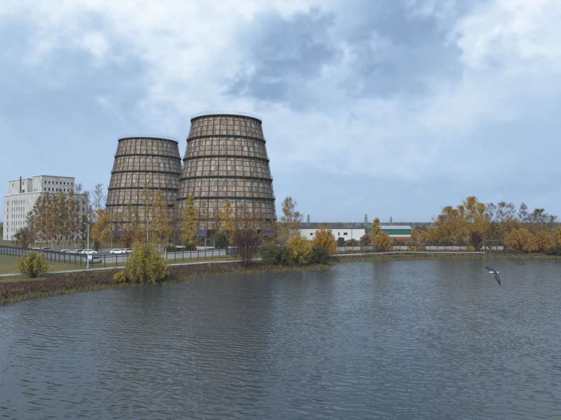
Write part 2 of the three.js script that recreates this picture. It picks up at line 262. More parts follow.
// facade: wall with real window openings in the plane z = 0, running from x = 0 to L, seen from +z
function facade(parent, L, H, wins, place, mat = whiteWall) {
  const s = new THREE.Shape([new THREE.Vector2(0, 0), new THREE.Vector2(L, 0), new THREE.Vector2(L, H), new THREE.Vector2(0, H)]);
  for (const [x, y, w, h] of wins) s.holes.push(new THREE.Path([new THREE.Vector2(x, y), new THREE.Vector2(x, y + h), new THREE.Vector2(x + w, y + h), new THREE.Vector2(x + w, y)]));
  const g = new THREE.ExtrudeGeometry(s, { depth: 0.35, bevelEnabled: false }); g.translate(0, 0, -0.35);
  const uv = g.attributes.uv; for (let i = 0; i < uv.count; i++) uv.setXY(i, uv.getX(i) / 14, uv.getY(i) / 14);
  const w = part(parent, 'wall', g, mat); w.position.set(...place.slice(0, 3)); w.rotation.y = place[3] ?? 0;
  for (const [x, y, ww, hh] of wins) {
    const win = part(w, 'window', box(ww, hh, 0.04, x + ww / 2, y + hh / 2, -0.24), glassDark);
    part(parent, 'window_frame', mergeGeometries([box(0.09, hh, 0.1, x + 0.045, y + hh / 2, -0.17), box(0.09, hh, 0.1, x + ww - 0.045, y + hh / 2, -0.17), box(ww - 0.18, 0.09, 0.1, x + ww / 2, y + 0.045, -0.17), box(ww - 0.18, 0.09, 0.1, x + ww / 2, y + hh - 0.045, -0.17), box(ww + 0.2, 0.07, 0.26, x + ww / 2, y - 0.036, 0.02)]), frameMat).applyMatrix4(w.matrix.compose(w.position, w.quaternion, w.scale));
   
  }
  return w;
}
{ // stepped office block at the left edge
  const a = 0.873, C = [X(40, 236), -236], t = thing('office_block', 'stepped white office block with small dark windows at left edge', 'building', [C[0], 0.9, C[1]], 0);
  // local frame: u runs right and back, v runs left and back
  const U = [Math.cos(a), -Math.sin(a)], W = [-Math.sin(a), -Math.cos(a)], P = (u, v) => [U[0] * u + W[0] * v, U[1] * u + W[1] * v];
  const turnR = a, turnL = a - Math.PI / 2 ; // facades looking right-front and left-front
  const block = (u0, u1, v0, v1, y0, y1, right, left) => {
    const c = P(u0, v0), fl = P(u0, v1); // near corner, left end
    facade(t, u1 - u0, y1 - y0, right, [c[0], y0, c[1], turnR]);
    facade(t, v1 - v0, y1 - y0, left, [fl[0], y0, fl[1], turnL]);
    const o = P((u0 + u1) / 2, (v0 + v1) / 2), core = box(u1 - u0 - 0.8, y1 - y0 - 0.3, v1 - v0 - 0.8); core.translate(0.4, 0, -0.4); core.rotateY(a); core.translate(o[0] , (y0 + y1) / 2 - 0.1, o[1]);
    part(t, 'back_wall', core, whiteWall);
    const para = mergeGeometries([box(u1 - u0 + 0.4, 0.45, 0.6, 0, 0, (v1 - v0) / 2), box(0.6, 0.45, v1 - v0 - 0.2, -(u1 - u0) / 2, 0, -0.1)]); para.rotateY(a); para.translate(o[0], y1 + 0.226, o[1]); part(t, 'parapet', para, frameMat);
    const rf = box(u1 - u0 - 0.5, 0.25, v1 - v0 - 0.5); rf.rotateY(a); rf.translate(o[0], y1 - 0.05, o[1]); part(t, 'roof', rf, roofGrey);
  };
  const grid = (x0, dx, nx, y0, dy, ny, w, h) => { const o = []; for (let j = 0; j < ny; j++) for (let i = 0; i < nx; i++) o.push([x0 + i * dx, y0 + j * dy, w, h]); return o; };
  block(0, 25, 0, 37, 0, 25.3, grid(1.6, 2.9, 8, 1.5, 3.7, 6, 1.3, 1.9), [...grid(2.0, 3.0, 6, 1.5, 3.7, 6, 1.35, 2.2), ...grid(22.5, 4.2, 3, 1.5, 3.7, 3, 1.2, 1.9)]);
  block(0.8, 22, 37.1, 48.5, 0, 25.0, [], grid(5.0, 3, 1, 1.0, 3.7, 6, 1.7, 2.6));
  block(1.2, 20, 18, 43, 25.4, 33.3, [], [[18.5, 5.0, 1.7, 1.7], [18.0, 0.7, 3.6, 1.6], [5, 4.6, 1.7, 1.7]]);
  block(8, 19, 12, 17.95, 25.4, 32.2, [], [[2, 1, 1.2, 1.4]]);
  block(1.2, 18, 1.2, 11.95, 25.4, 33.9, [...grid(1.3, 1.95, 8, 4.6, 3.4, 1, 1.05, 1.3), ...grid(1.3, 1.95, 8, 0.9, 3.4, 1, 1.05, 1.6)], [[1.5, 0.9, 1.5, 1.2], [4.6, 0.9, 1.2, 1.2]]);
  const cp = P(0.9, 26), ch = rod(V(cp[0], 26, cp[1]), V(cp[0], 34.9, cp[1]), 0.42, 0.40, 10); part(t, 'flue_pipe', ch, steel);
}
{ // long white building in the middle distance
  const D = 260, x0 = X(288, D), x1 = X(364.5, D), L = x1 - x0, t = thing('white_shed', 'long low white building with dark flat roof behind orange bush', 'building', [x0, 0.9, -D], -0.02);
  facade(t, L, 7.1, [[27.3, 3.2, 0.9, 1.9], [30.2, 3.5, 2.2, 1.4], [27.5, 0.2, 3.2, 1.9], [5, 3.4, 1.6, 1.3], [12, 3.4, 1.6, 1.3]], [0, 0, 0, 0], std(0.56, 0.59, 0.62, 0.8));
  part(t, 'back_wall', box(L - 0.1, 7.0, 16, L / 2, 3.5, -8.45), whiteWall);
  part(t, 'downpipe', rod(V(34.7, 0.1, 0.14), V(34.7, 7.0, 0.14), 0.13, 0.13, 8), steel);
  const roof = part(t, 'roof', mergeGeometries([box(L + 0.9, 0.55, 17.5, L / 2, 7.4, -8.3), box(L * 0.55, 0.6, 8, L * 0.42, 7.97, -9)]), std(0.075, 0.085, 0.10, 0.8));
  part(roof, 'roof_box', box(1.1, 2.0, 1.2, L - 1.2, 8.7, -2), steel);
  part(roof, 'vent', mergeGeometries([rod(V(10, 7.6, -3), V(10, 9.6, -3), 0.2), rod(V(22, 7.6, -5), V(22, 9.3, -5), 0.2), box(3.2, 1.0, 2, 33.6, 8.1, -3)]), roofGrey);
}
{ // green hall
  const D = 330, x0 = X(377, D), x1 = X(411.5, D), L = x1 - x0, t = thing('green_hall', 'low industrial hall clad in dark green sheets with grey pitched roof', 'building', [x0, 0.9, -D], 0);
  part(t, 'plinth', box(L, 1.9, 14, L / 2, 0.95, -7), std(0.52, 0.52, 0.49, 0.9));
  const sg = new THREE.BoxGeometry(1.02, 3.9, 0.12), n = Math.round(L / 1.08), greens = [std(0.012, 0.115, 0.092, 0.6), std(0.014, 0.13, 0.105, 0.6), std(0.011, 0.102, 0.085, 0.6)];
  for (let k = 0; k < n; k++) { const m = part(t, 'wall_sheet', sg, greens[(k * 7) % 3]); m.position.set((k + 0.5) * L / n, 3.9, 0.02); }
  part(t, 'wall', box(L - 0.1, 3.9, 13.8, L / 2, 3.86, -7), greens[1]);
  const s = new THREE.Shape([new THREE.Vector2(0.8, 5.86), new THREE.Vector2(-7, 8.2), new THREE.Vector2(-14.8, 5.86)]), g = new THREE.ExtrudeGeometry(s, { depth: L + 0.6, bevelEnabled: false }); g.rotateY(Math.PI / 2); g.scale(1, 1, 1); 
  g.computeBoundingBox(); const b = g.boundingBox; g.translate(-b.min.x - 0.3, 0, 0.8 - b.max.z); part(t, 'roof', g, std(0.30, 0.33, 0.36, 0.6));
}
function hut(label, px, D, w, h, d, col, turn = 0) {
  const t = thing('garage_hut', label, 'shed', [X(px, D), 1.2, -D], turn), s = new THREE.Shape([new THREE.Vector2(-d / 2 - 0.25, h - 0.02), new THREE.Vector2(0, h + d * 0.24), new THREE.Vector2(d / 2 + 0.25, h - 0.02)]);
  part(t, 'wall', box(w, h, d, 0, h / 2, 0), std(...col, 0.9)); const g = new THREE.ExtrudeGeometry(s, { depth: w + 0.5, bevelEnabled: false }); g.rotateY(Math.PI / 2); g.translate(-w / 2 - 0.25, 0, 0); part(t, 'roof', g, std(0.20, 0.055, 0.04, 0.85));
  part(t, 'door', box(w * 0.35, h * 0.75, 0.08, -w * 0.1, h * 0.375, d / 2 + 0.043), std(0.07, 0.06, 0.055, 0.7));
}
hut('rust red roofed shed in front of the green hall', 402, 235, 7.0, 1.7, 4.5, [0.16, 0.09, 0.07]);
hut('small red roofed hut beside the thin dark mast', 420, 230, 4.2, 1.5, 4, [0.30, 0.25, 0.20], 0.25);
{ const t = thing('mast', 'thin dark mast standing against the far fields', 'mast', [X(424.5, 250), 1, -250]); part(t, 'pole', rod(V(0, 0, 0), V(0, 9.2, 0), 0.22, 0.14, 8), steel); part(t, 'crossarm', box(1.3, 0.14, 0.14, 0, 8.5, 0), steel); }
// lattice and pole masts on the skyline
function pylon(label, px, D, h) { const t = thing('power_pylon', label, 'pylon', [X(px, D), landY(X(px, D), -D) - 0.2, -D], 0.4, 'pylons on the skyline'), gs = [], w = h * 0.11; for (const [sx, sz] of [[-1, -1], [1, -1], [1, 1], [-1, 1]]) gs.push(bar(V(sx * w, 0, sz * w), V(sx * 0.3, h, sz * 0.3), 0.34)); for (let k = 0; k < 6; k++) { const y0 = h * k / 6, y1 = h * (k + 1) / 6, w0 = lerp(w, .3, k / 6), w1 = lerp(w, .3, (k + 1) / 6); for (const s of [-1, 1]) { gs.push(bar(V(-w0, y0, s * w0), V(w1, y1, s * w1), 0.2)); gs.push(bar(V(s * w0, y0, -w0), V(s * w1, y1, w1), 0.2)); } } part(t, 'lattice', mergeGeometries(gs), paleSteel); for (const f of [0.68, 0.8, 0.92]) part(t, 'crossarm', bar(V(-h * 0.13, h * f, 0), V(h * 0.13, h * f, 0), 0.34), paleSteel); }
pylon('lattice pylon above the left part of the white shed roof', 308.5, 520, 19); pylon('lattice pylon just right of the white shed', 366, 540, 20); pylon('lattice pylon above the left end of the green hall roof', 391, 620, 18);

// ------------------------------------------------------------------ plants
const leafMat = new THREE.MeshPhysicalMaterial({ vertexColors: true, roughness: 0.85, transmission: 0.3, thickness: 0, side: THREE.DoubleSide });
const barkMat = new THREE.MeshStandardMaterial({ vertexColors: true, roughness: 0.95, side: THREE.DoubleSide });
const YEL = [[0.53, 0.33, 0.028], [0.46, 0.27, 0.022], [0.58, 0.41, 0.055], [0.37, 0.24, 0.03]], ORA = [[0.50, 0.25, 0.024], [0.43, 0.20, 0.02], [0.54, 0.31, 0.03], [0.34, 0.17, 0.026]],
  BRN = [[0.36, 0.22, 0.07], [0.28, 0.165, 0.055], [0.44, 0.28, 0.09], [0.22, 0.14, 0.06]], OLV = [[0.16, 0.14, 0.035], [0.12, 0.12, 0.03], [0.22, 0.17, 0.04], [0.09, 0.10, 0.03]], YGR = [[0.40, 0.34, 0.038], [0.31, 0.30, 0.038], [0.48, 0.38, 0.045], [0.21, 0.22, 0.038]],
  DGR = [[0.055, 0.07, 0.024], [0.075, 0.085, 0.025], [0.045, 0.055, 0.022], [0.11, 0.10, 0.03]], MAR = [[0.12, 0.035, 0.03], [0.09, 0.03, 0.03], [0.16, 0.05, 0.035], [0.07, 0.035, 0.03]], TAN = [[0.48, 0.30, 0.055], [0.40, 0.25, 0.05], [0.54, 0.37, 0.08], [0.30, 0.20, 0.055]], GRY = [[0.17, 0.14, 0.12], [0.13, 0.11, 0.10], [0.22, 0.17, 0.12], [0.24, 0.19, 0.08]];
const BIRCH = (r) => (p) => { const dark = hash3(p.y * 7 | 0, 3, p.x * 3 | 0) < 0.28; return dark ? [0.09, 0.08, 0.07] : [0.36, 0.33, 0.28]; };
const DARKBARK = () => [0.075, 0.060, 0.05], TWIG = [0.115, 0.085, 0.065], PALETWIG = [0.20, 0.165, 0.14];
function leaf(T, p, s, col, r, droop = 0.4) {
  const a = V(r() - 0.5, (r() - 0.5) - droop, r() - 0.5).normalize(), b = V(r() - 0.5, r() - 0.5, r() - 0.5).cross(a).normalize(), L = s * (0.7 + 0.6 * r()), w = L * (0.42 + 0.2 * r());
  const k = 0.78 + 0.44 * r(), c = [col[0] * k, col[1] * k, col[2] * k];
  T.quad(p, p.clone().addScaledVector(a, L * 0.5).addScaledVector(b, w * 0.5), p.clone().addScaledVector(a, L), p.clone().addScaledVector(a, L * 0.5).addScaledVector(b, -w * 0.5), c);
}
const g3 = (r) => (r() + r() + r() - 1.5) / 1.5;
// upright tree: trunk, ascending limbs with hanging twigs, leaves in clumps on the twigs
function tree(name, label, cat, group, o) {
  const D = o.D, x = X(o.x, D), y0 = landY(x, -D) - 0.1, H = heightAt(o.top, D) - y0, R = o.w / 2 / F * D * 1.12, r = rngOf(o.seed ?? Math.round(o.x * 131 + o.top * 17 + D)), t = thing(name, label, cat, [x, y0, -D], 0, group);
  const h0 = o.h0 ?? 0.22, sway = [(r() - 0.5) * H * 0.05, (r() - 0.5) * H * 0.05], spine = (f) => V(sway[0] * f * f + Math.sin(f * 7 + o.x) * 0.012 * H * f, H * f, sway[1] * f * f + Math.cos(f * 6) * 0.008 * H * f), r0 = o.r0 ?? H * 0.0072;
  const tr = new Tri(), pts = [], rs = []; for (let i = 0; i <= 12; i++) { const f = i / 12; pts.push(spine(f)); rs.push(Math.max(0.025, r0 * (1 - f) ** 0.8 + 0.02)); } tr.tube(pts, rs, o.bark === 'dark' ? DARKBARK : BIRCH(r), 7);
  part(t, 'trunk', tr.geo(), barkMat);
  const B = new Tri(), Lf = new Tri(), shape = o.shape ?? (o.pale || o.cols === OLV || o.ovoid ? (f) => Math.pow(Math.sin(Math.PI * clamp(0.12 + 0.84 * f)), 0.7) : null) ?? ((f) => Math.min(1, 0.55 + f * 3) * (1.06 * Math.pow(1 - f, 0.62) + 0.05)), nl = o.limbs ?? 34, tips = [], tw = o.pale ? PALETWIG : TWIG;
  for (let k = 0; k < nl; k++) {
    const f = h0 + (1 - h0) * Math.pow((k + r()) / nl, 0.9) * 0.95, cf = (f - h0) / (1 - h0), az = k * 2.4 + r() * 0.9, len = R * shape(cf) * (0.62 + 0.5 * r()) * (hash3(k, o.x | 0, 5) < 0.14 ? 1.25 : 1), rise = len * lerp(0.75, 1.5, cf) * (o.rise ?? 1) * (0.7 + 0.6 * r());
    const s = spine(f), dir = V(Math.cos(az), 0, Math.sin(az)), lp = []; const top = H * 1.0;
    for (let q = 0; q <= 4; q++) { const u = q / 4; lp.push(V(s.x + dir.x * len * u, Math.min(top, s.y + rise * Math.pow(u, 0.75) - 0.15 * len * u * u), s.z + dir.z * len * u)); }
    const lr = Math.max(0.03, r0 * 0.34 * (1 - f * 0.7)); B.tube(lp, [lr, lr * 0.8, lr * 0.6, lr * 0.4, 0.015], tw, 3);
    const nt = o.twigs ?? 5; for (let q = 0; q < nt; q++) { const u = 0.3 + 0.7 * r(), i = Math.min(3, Math.floor(u * 4)), b = lp[i].clone().lerp(lp[i + 1], u * 4 - i), e = b.clone().add(V(g3(r) * len * 0.45 + dir.x * len * 0.1, (o.hang ?? 0.1) * -len + (r() - 0.2) * len * 0.45 + 0.2, g3(r) * len * 0.45 + dir.z * len * 0.1)); if (e.y > H * 0.99) { e.y = H * (0.99 - 0.1 * r()); e.x = lerp(e.x, spine(1).x, 0.5); e.z = lerp(e.z, spine(1).z, 0.5); } B.tube([b, e], [0.028, 0.012], tw, 3); for (let z = Math.ceil(len / R * 4); z > 0; z--) tips.push([b, e, len]); }
  }
  for (let q = 0; q < (o.fine ?? 0); q++) { const [b, e] = tips[(r() * tips.length) | 0], s = b.clone().lerp(e, r()), d = V(g3(r), 0.25 + r() * 0.9, g3(r)).multiplyScalar(0.9); B.tube([s, s.clone().add(d)], [0.018, 0.008], tw, 3); }
  part(t, 'branches', B.geo(), barkMat);
  const n = Math.round((o.n ?? 2200) * 4.0), ls = (o.leaf ?? 0.30) * 0.92, keep = tips.filter(() => r() > (o.gap ?? 0.15)), spr = o.spread ?? 0.32;
  for (let i = 0; i < n; i++) { const [b, e, len] = keep[(r() * keep.length) | 0], sp = spr * len + 0.10, p = b.clone().lerp(e, 0.2 + 0.9 * r()).add(V(g3(r) * sp, g3(r) * sp - 0.1, g3(r) * sp)); if (p.y < 0.4) continue; if (p.y > H) { p.y = H * (1 - 0.22 * r()); p.x = lerp(p.x, spine(1).x, 0.6); p.z = lerp(p.z, spine(1).z, 0.6); } const c = o.lowCols && p.y / H < 0.45 + r() * 0.15 ? o.lowCols : o.cols; leaf(Lf, p, ls, c[(r() * c.length) | 0], r); }
  if (n) part(t, 'crown', Lf.geo(), leafMat);
  return t;
}
// rounded bush: many stems from the base, leaves round their outer parts
function bush(name, label, cat, group, o) {
  const D = o.D, x = X(o.x, D), y0 = landY(x, -D) - 0.05, H = heightAt(o.top, D) - y0, R = o.w / 2 / F * D * 1.14, r = rngOf(o.seed ?? Math.round(o.x * 97 + o.top * 31 + D)), t = thing(name, label, cat, [x, y0, -D], 0, group);
  const S = new Tri(), Lf = new Tri(), ends = [], ns = o.stems ?? 40, hw = o.spreadBase ?? 0.12, col = o.stem ?? TWIG, lo = o.lo ?? 0.08;
  for (let k = 0; k < ns; k++) {
    const az = k * 2.399 + r() * 0.5, q = Math.sqrt((k + 0.5) / ns), lobes = 0.80 + 0.34 * fbm(Math.cos(az) * 1.6 + o.x, Math.sin(az) * 1.6, q * 3, 2);
    const e = V(Math.cos(az) * R * q * lobes, H * (o.cone ? lerp(1, lo, Math.pow(q, 0.9)) : lo + (1 - lo) * Math.sqrt(Math.max(0, 1 - (q * 0.985) ** 2.2))) * ((o.spiky ? 0.66 : 0.84) + (o.spiky ? 0.36 : 0.17) * r()), Math.sin(az) * R * q * lobes * (o.deep ?? 0.85));
    const b = V(Math.cos(az) * R * hw * q, 0, Math.sin(az) * R * hw * q), m = b.clone().lerp(e, 0.55).add(V(-e.x * 0.12, e.y * 0.12, -e.z * 0.12)), rr = o.stemR ?? 0.05;
    S.tube([b, b.clone().lerp(m, 0.5), m, e], [rr, rr * 0.8, rr * 0.6, 0.012], col, 4); ends.push([m, e]);
    for (let z = 0; z < (o.twigs ?? 4); z++) { const s = m.clone().lerp(e, r()), d = V(g3(r) * 0.22 * R, (0.1 + r() * 0.5) * 0.26 * H * (o.up ?? 1), g3(r) * 0.22 * R), f = s.clone().add(d); if (f.y > H) f.y = H - r() * 0.2; S.tube([s, f], [0.022, 0.008], col, 3); ends.push([s, f]); }
  }
  part(t, 'stems', S.geo(), barkMat);
  const n = Math.round((o.n ?? 3000) * 2.6), ls = (o.leaf ?? 0.28) * 1.0, sp = (o.spread ?? 0.09) * R + 0.08, keep = ends.filter(() => r() > (o.gap ?? 0.06)), tone = ends.map(() => r());
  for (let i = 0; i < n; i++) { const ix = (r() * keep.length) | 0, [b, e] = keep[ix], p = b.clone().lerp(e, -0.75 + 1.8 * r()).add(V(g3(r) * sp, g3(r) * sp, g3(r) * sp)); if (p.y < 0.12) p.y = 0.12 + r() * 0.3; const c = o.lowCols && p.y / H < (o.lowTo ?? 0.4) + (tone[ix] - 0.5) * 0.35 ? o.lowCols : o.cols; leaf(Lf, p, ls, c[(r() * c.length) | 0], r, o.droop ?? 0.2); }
  if (n) part(t, 'foliage', Lf.geo(), leafMat);
  return t;
}
const G1 = 'half-bare birches before the office block', G2 = 'autumn birches before the cooling towers', G3 = 'autumn birches behind the right bank';
const ordinal = ['leftmost', 'second', 'third', 'fourth', 'fifth', 'sixth', 'seventh', 'eighth', 'ninth', 'tenth and rightmost'];
for (const [k, [x, top, w, D, n]] of Object.entries( [[30, 211, 13, 168, 900], [36, 202, 13, 166, 1300], [41.5, 196, 15, 160, 1700], [47.5, 191, 15, 164, 1900], [53, 192, 14, 156, 2000], [58.5, 188, 15, 166, 1900], [64, 193, 13, 160, 1900], [70, 190, 13, 165, 1500], [76, 199, 12, 158, 1300], [90, 205, 11, 168, 900]])) tree('birch_tree', `half-bare brown birch, ${ordinal[k]} from the left in the thicket before the office block`.replace('most from the left', 'most'), 'birch', G1, { x, top, w, D, n, cols: x < 40 || x > 75 ? [...BRN, ...GRY] : [...BRN, ...BRN, ...ORA, GRY[0]], leaf: 0.24, fine: 420, limbs: 40, twigs: 6, h0: 0.14, gap: 0.1 });
tree('birch_tree', 'tall bare grey birch left of the lamp post', 'birch', G1, { x: 77, top: 184, w: 17, D: 172, n: 500, cols: [...GRY, BRN[0]], leaf: 0.2, fine: 900, limbs: 46, twigs: 7, pale: 1 });
tree('birch_tree', 'narrow bare grey birch right above the lamp post', 'birch', G1, { x: 87, top: 191, w: 11, D: 176, n: 320, cols: GRY, leaf: 0.2, fine: 700, limbs: 40, twigs: 7, pale: 1 });
tree('birch_tree', 'tall bare grey birch beside the farther cooling tower', 'birch', G1, { x: 98, top: 184, w: 14, D: 178, n: 420, cols: GRY, leaf: 0.2, fine: 900, limbs: 46, twigs: 7, pale: 1 });
tree('cypress_tree', 'narrow dark olive column tree close beside the lamp post', 'tree', null, { x: 83.5, top: 214, w: 6, D: 160, n: 1200, cols: OLV, leaf: 0.22, bark: 'dark', h0: 0.05, limbs: 40 });
tree('birch_tree', 'bushy golden birch just right of the lamp post', 'birch', G1, { x: 101.5, top: 209, w: 21, D: 148, n: 2600, cols: [...YEL, ORA[0], ORA[2]], leaf: 0.26, h0: 0.10, limbs: 40, twigs: 6, gap: 0.2, fine: 200 });
bush('olive_bush', 'round olive brown bush at the foot of the office block', 'bush', null, { x: 25, top: 227, w: 25, D: 175, n: 3000, cols: [...OLV, BRN[1], BRN[3]], leaf: 0.3 });
// before the towers
for (const [x, top, w, D, n, where] of [[112, 206, 11, 158, 600, 'close right of the bushy golden birch'], [119, 212, 12, 156, 700, 'left of the russet bush below the farther tower'], [136, 207, 12, 158, 800, 'just right above the russet bush'], [153, 202, 11, 156, 700, 'between the very tall slim birch and its yellow neighbour'], [168, 206, 12, 154, 800, 'right of the yellow birch over the waterside willow'], [183, 207, 11, 158, 700, 'close left of the bright yellow columnar birch'], [198, 208, 11, 157, 600, 'close right of the bright yellow columnar birch'], [220, 209, 11, 158, 600, 'close left of the golden birch at tower centre'], [235, 207, 12, 158, 800, 'close right of the golden birch at tower centre'], [249, 206, 12, 154, 800, 'above the dark maroon bare shrub'], [263, 211, 11, 158, 700, 'before the right blue inlet louvres'], [272, 215, 10, 160, 600, 'lowest one, at the right foot of the nearer tower']]) tree('birch_tree', `slender brown-leaved birch ${where}`, 'birch', G2, { x, top, w, D, n, cols: [...BRN, ...TAN, ORA[0], ORA[3]], leaf: 0.24, fine: 350, limbs: 34, gap: 0.25, h0: 0.12 });
tree('birch_tree', 'sparse yellow birch left of centre before the farther tower', 'birch', G2, { x: 129, top: 203, w: 15, D: 152, n: 900, cols: [...TAN, ...BRN], leaf: 0.24, fine: 300, limbs: 34, gap: 0.3 });
bush('rowan_bush', 'russet bush below the farther cooling tower', 'bush', null, { x: 127.5, top: 228, w: 18, D: 150, n: 1500, cols: [MAR[2], BRN[0], BRN[1], ORA[3], ORA[1]], leaf: 0.26, gap: 0.2 });
tree('birch_tree', 'very tall slim birch with long bare white trunk before farther tower', 'birch', G2, { x: 148, top: 180, w: 14, D: 122, n: 800, cols: [...YEL, ...TAN], leaf: 0.2, fine: 260, limbs: 34, h0: 0.30, r0: 0.16, gap: 0.25 });
bush('hazel_bush', 'loose orange bush between the two slim birches', 'bush', null, { x: 141, top: 226, w: 15, D: 148, n: 1700, cols: [...ORA, ...TAN], leaf: 0.24, gap: 0.2 });
tree('birch_tree', 'yellow birch with dense narrow crown over the waterside willow', 'birch', G2, { x: 160, top: 188, w: 18, D: 140, n: 2300, cols: [...YEL, TAN[0], OLV[2]], leaf: 0.24, limbs: 44, h0: 0.10, gap: 0.15, fine: 150 });
tree('birch_tree', 'thin nearly bare birch between the two cooling towers', 'birch', G2, { x: 176, top: 203, w: 12, D: 150, n: 520, cols: [...TAN, ...BRN], leaf: 0.22, fine: 420, limbs: 32, gap: 0.3 });
tree('birch_tree', 'bright yellow columnar birch at left foot of the nearer tower', 'birch', G2, { x: 190, top: 194, w: 14, D: 144, n: 3600, cols: YEL, leaf: 0.26, limbs: 50, twigs: 6, h0: 0.08, gap: 0.08 });
tree('birch_tree', 'sparse pale-stemmed birch between the two yellow columns', 'birch', G2, { x: 205.5, top: 201, w: 13, D: 150, n: 620, cols: [...TAN, ...BRN], leaf: 0.22, fine: 420, limbs: 34, gap: 0.3 });
tree('birch_tree', 'sparse thin birch beside the golden birch at tower centre', 'birch', G2, { x: 214, top: 206, w: 9, D: 154, n: 420, cols: [...BRN, TAN[1]], leaf: 0.22, fine: 300, limbs: 30, gap: 0.3 });
tree('birch_tree', 'golden birch before the centre of the nearer cooling tower', 'birch', G2, { x: 227, top: 198, w: 16, D: 147, n: 2500, cols: [...YEL, TAN[0]], leaf: 0.25, limbs: 44, twigs: 6, h0: 0.12, gap: 0.16, fine: 150 });
tree('birch_tree', 'thin russet birch left of the dark red bare shrub top', 'birch', G2, { x: 242, top: 204, w: 13, D: 152, n: 760, cols: [...BRN, ...ORA], leaf: 0.23, fine: 450, limbs: 36, gap: 0.25 });
tree('birch_tree', 'thin russet birch before the right edge of nearer tower', 'birch', G2, { x: 256, top: 203, w: 13, D: 156, n: 640, cols: [...BRN, ...TAN], leaf: 0.23, fine: 450, limbs: 36, gap: 0.25 });
tree('birch_tree', 'tall airy yellow-grey birch right of the nearer cooling tower', 'birch', G2, { x: 288.5, top: 197, w: 23, D: 152, n: 2300, cols: [...TAN, ...YEL, GRY[2], GRY[3]], leaf: 0.23, fine: 700, limbs: 48, twigs: 7, h0: 0.10, gap: 0.12 });
tree('birch_tree', 'short half-bare birch tucked behind the tall airy birch', 'birch', G2, { x: 296, top: 212, w: 12, D: 165, n: 700, cols: [...GRY, ...TAN], leaf: 0.22, fine: 500, limbs: 34, pale: 1 });
bush('spruce_bush', 'dark green conifer bush below the golden birch at tower centre', 'bush', null, { x: 222, top: 231, w: 16, D: 143, n: 2600, cols: DGR, leaf: 0.26 });
bush('hedge_bush', 'low dark green bush at the foot of the bright yellow column', 'bush', null, { x: 190, top: 243, w: 16, D: 141, n: 1300, cols: [...DGR, OLV[0]], leaf: 0.26 });
bush('hedge_bush', 'low dark green bush behind the pale post by the waterside willow', 'bush', null, { x: 171, top: 244, w: 13, D: 130, n: 1300, cols: [...DGR, OLV[0]], leaf: 0.24 });
bush('hedge_bush', 'low brown bush under the right blue inlet louvres', 'bush', null, { x: 268, top: 241, w: 22, D: 150, n: 1500, cols: [...OLV, ...BRN], leaf: 0.26 });
bush('rowan_bush', 'small reddish bush at the foot of the thicket by parked cars', 'bush', null, { x: 97, top: 236, w: 6, D: 146, n: 500, cols: [...MAR, BRN[1]], leaf: 0.22 });
// waterside
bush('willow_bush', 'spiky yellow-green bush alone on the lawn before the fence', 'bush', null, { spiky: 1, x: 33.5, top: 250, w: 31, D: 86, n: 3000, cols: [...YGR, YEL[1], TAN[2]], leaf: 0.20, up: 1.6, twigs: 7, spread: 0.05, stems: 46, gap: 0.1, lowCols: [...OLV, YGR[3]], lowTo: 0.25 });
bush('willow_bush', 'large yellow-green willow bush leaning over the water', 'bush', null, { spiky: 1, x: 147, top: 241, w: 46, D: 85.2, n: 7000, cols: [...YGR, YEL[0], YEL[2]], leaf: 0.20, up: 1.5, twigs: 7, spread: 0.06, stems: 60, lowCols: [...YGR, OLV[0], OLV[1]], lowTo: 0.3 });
bush('willow_bush', 'small bright yellow bush at the water beside the large willow', 'bush', null, { x: 121, top: 272, w: 13, D: 84.5, n: 1500, cols: [...YEL, YGR[2]], leaf: 0.16, stems: 26 });
bush('bare_shrub', 'dark maroon bare shrub on the bank before the nearer tower', 'shrub', null, { x: 246, top: 231, w: 31, D: 108, n: 700, cols: [...MAR, BRN[1]], leaf: 0.18, stem: [0.06, 0.032, 0.03], stems: 95, twigs: 12, up: 1.5, lo: 0.2, stemR: 0.03, spread: 0.06, spreadBase: 0.3 });
bush('olive_willow', 'dark olive willow bush on the point of the bank', 'bush', null, { x: 279, top: 245, w: 34, D: 112.5, n: 5200, cols: [...DGR, ...OLV], leaf: 0.24, stems: 60, twigs: 5 });
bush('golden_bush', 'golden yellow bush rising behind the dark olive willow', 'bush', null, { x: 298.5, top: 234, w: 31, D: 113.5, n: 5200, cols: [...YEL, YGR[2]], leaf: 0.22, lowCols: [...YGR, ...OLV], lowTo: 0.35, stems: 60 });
bush('olive_willow', 'dark green low willow below the round orange bush', 'bush', null, { x: 319, top: 246, w: 26, D: 119.5, n: 3400, cols: [...DGR, OLV[1]], leaf: 0.24, stems: 44 });
bush('orange_bush', 'round glowing orange bush before the white shed', 'bush', null, { x: 323.5, top: 226, w: 29, D: 129, n: 6200, cols: [...ORA, YEL[0], YEL[1]], leaf: 0.23, lo: 0.05, stems: 70 });
tree('golden_poplar', 'narrow golden tree leaning above its orange bush left of green hall', 'tree', null, { x: 377, top: 217.5, w: 12, D: 162, n: 2200, cols: [...TAN, ...YEL], leaf: 0.28, limbs: 40, h0: 0.1, shape: (f) => 1.05 - 0.75 * f, bark: 'dark' });
bush('orange_bush', 'orange bush at the foot of the narrow golden tree', 'bush', null, { x: 384, top: 232, w: 17, D: 159, n: 2800, cols: [...ORA, TAN[0], TAN[1]], leaf: 0.28 });
// right bank: round willows
const G4 = 'round tan willows along the right bank';
bush('round_willow', 'largest round tan willow right of the pipe arch', 'bush', G4, { x: 520, top: 228, w: 29, D: 157, n: 5200, cols: [...TAN, ...ORA, BRN[0], BRN[1]], leaf: 0.28, stems: 80, lo: 0.06 });
bush('round_willow', 'middle round tan willow of the three at the right', 'bush', G4, { x: 541, top: 230, w: 23, D: 158, n: 3800, cols: [TAN[1], TAN[3], ...ORA, BRN[1], OLV[2]], leaf: 0.28, stems: 60, lo: 0.06 });
bush('round_willow', 'round tan willow cut by the right edge of the picture', 'bush', G4, { x: 561, top: 226, w: 27, D: 160, n: 4200, cols: [...TAN, ...ORA, BRN[1], OLV[2]], leaf: 0.28, stems: 60, lo: 0.06 });
bush('olive_willow', 'low dark grey-green bush at the right edge by the water', 'bush', null, { x: 556, top: 246, w: 20, D: 152.5, n: 2600, cols: DGR, leaf: 0.26 });
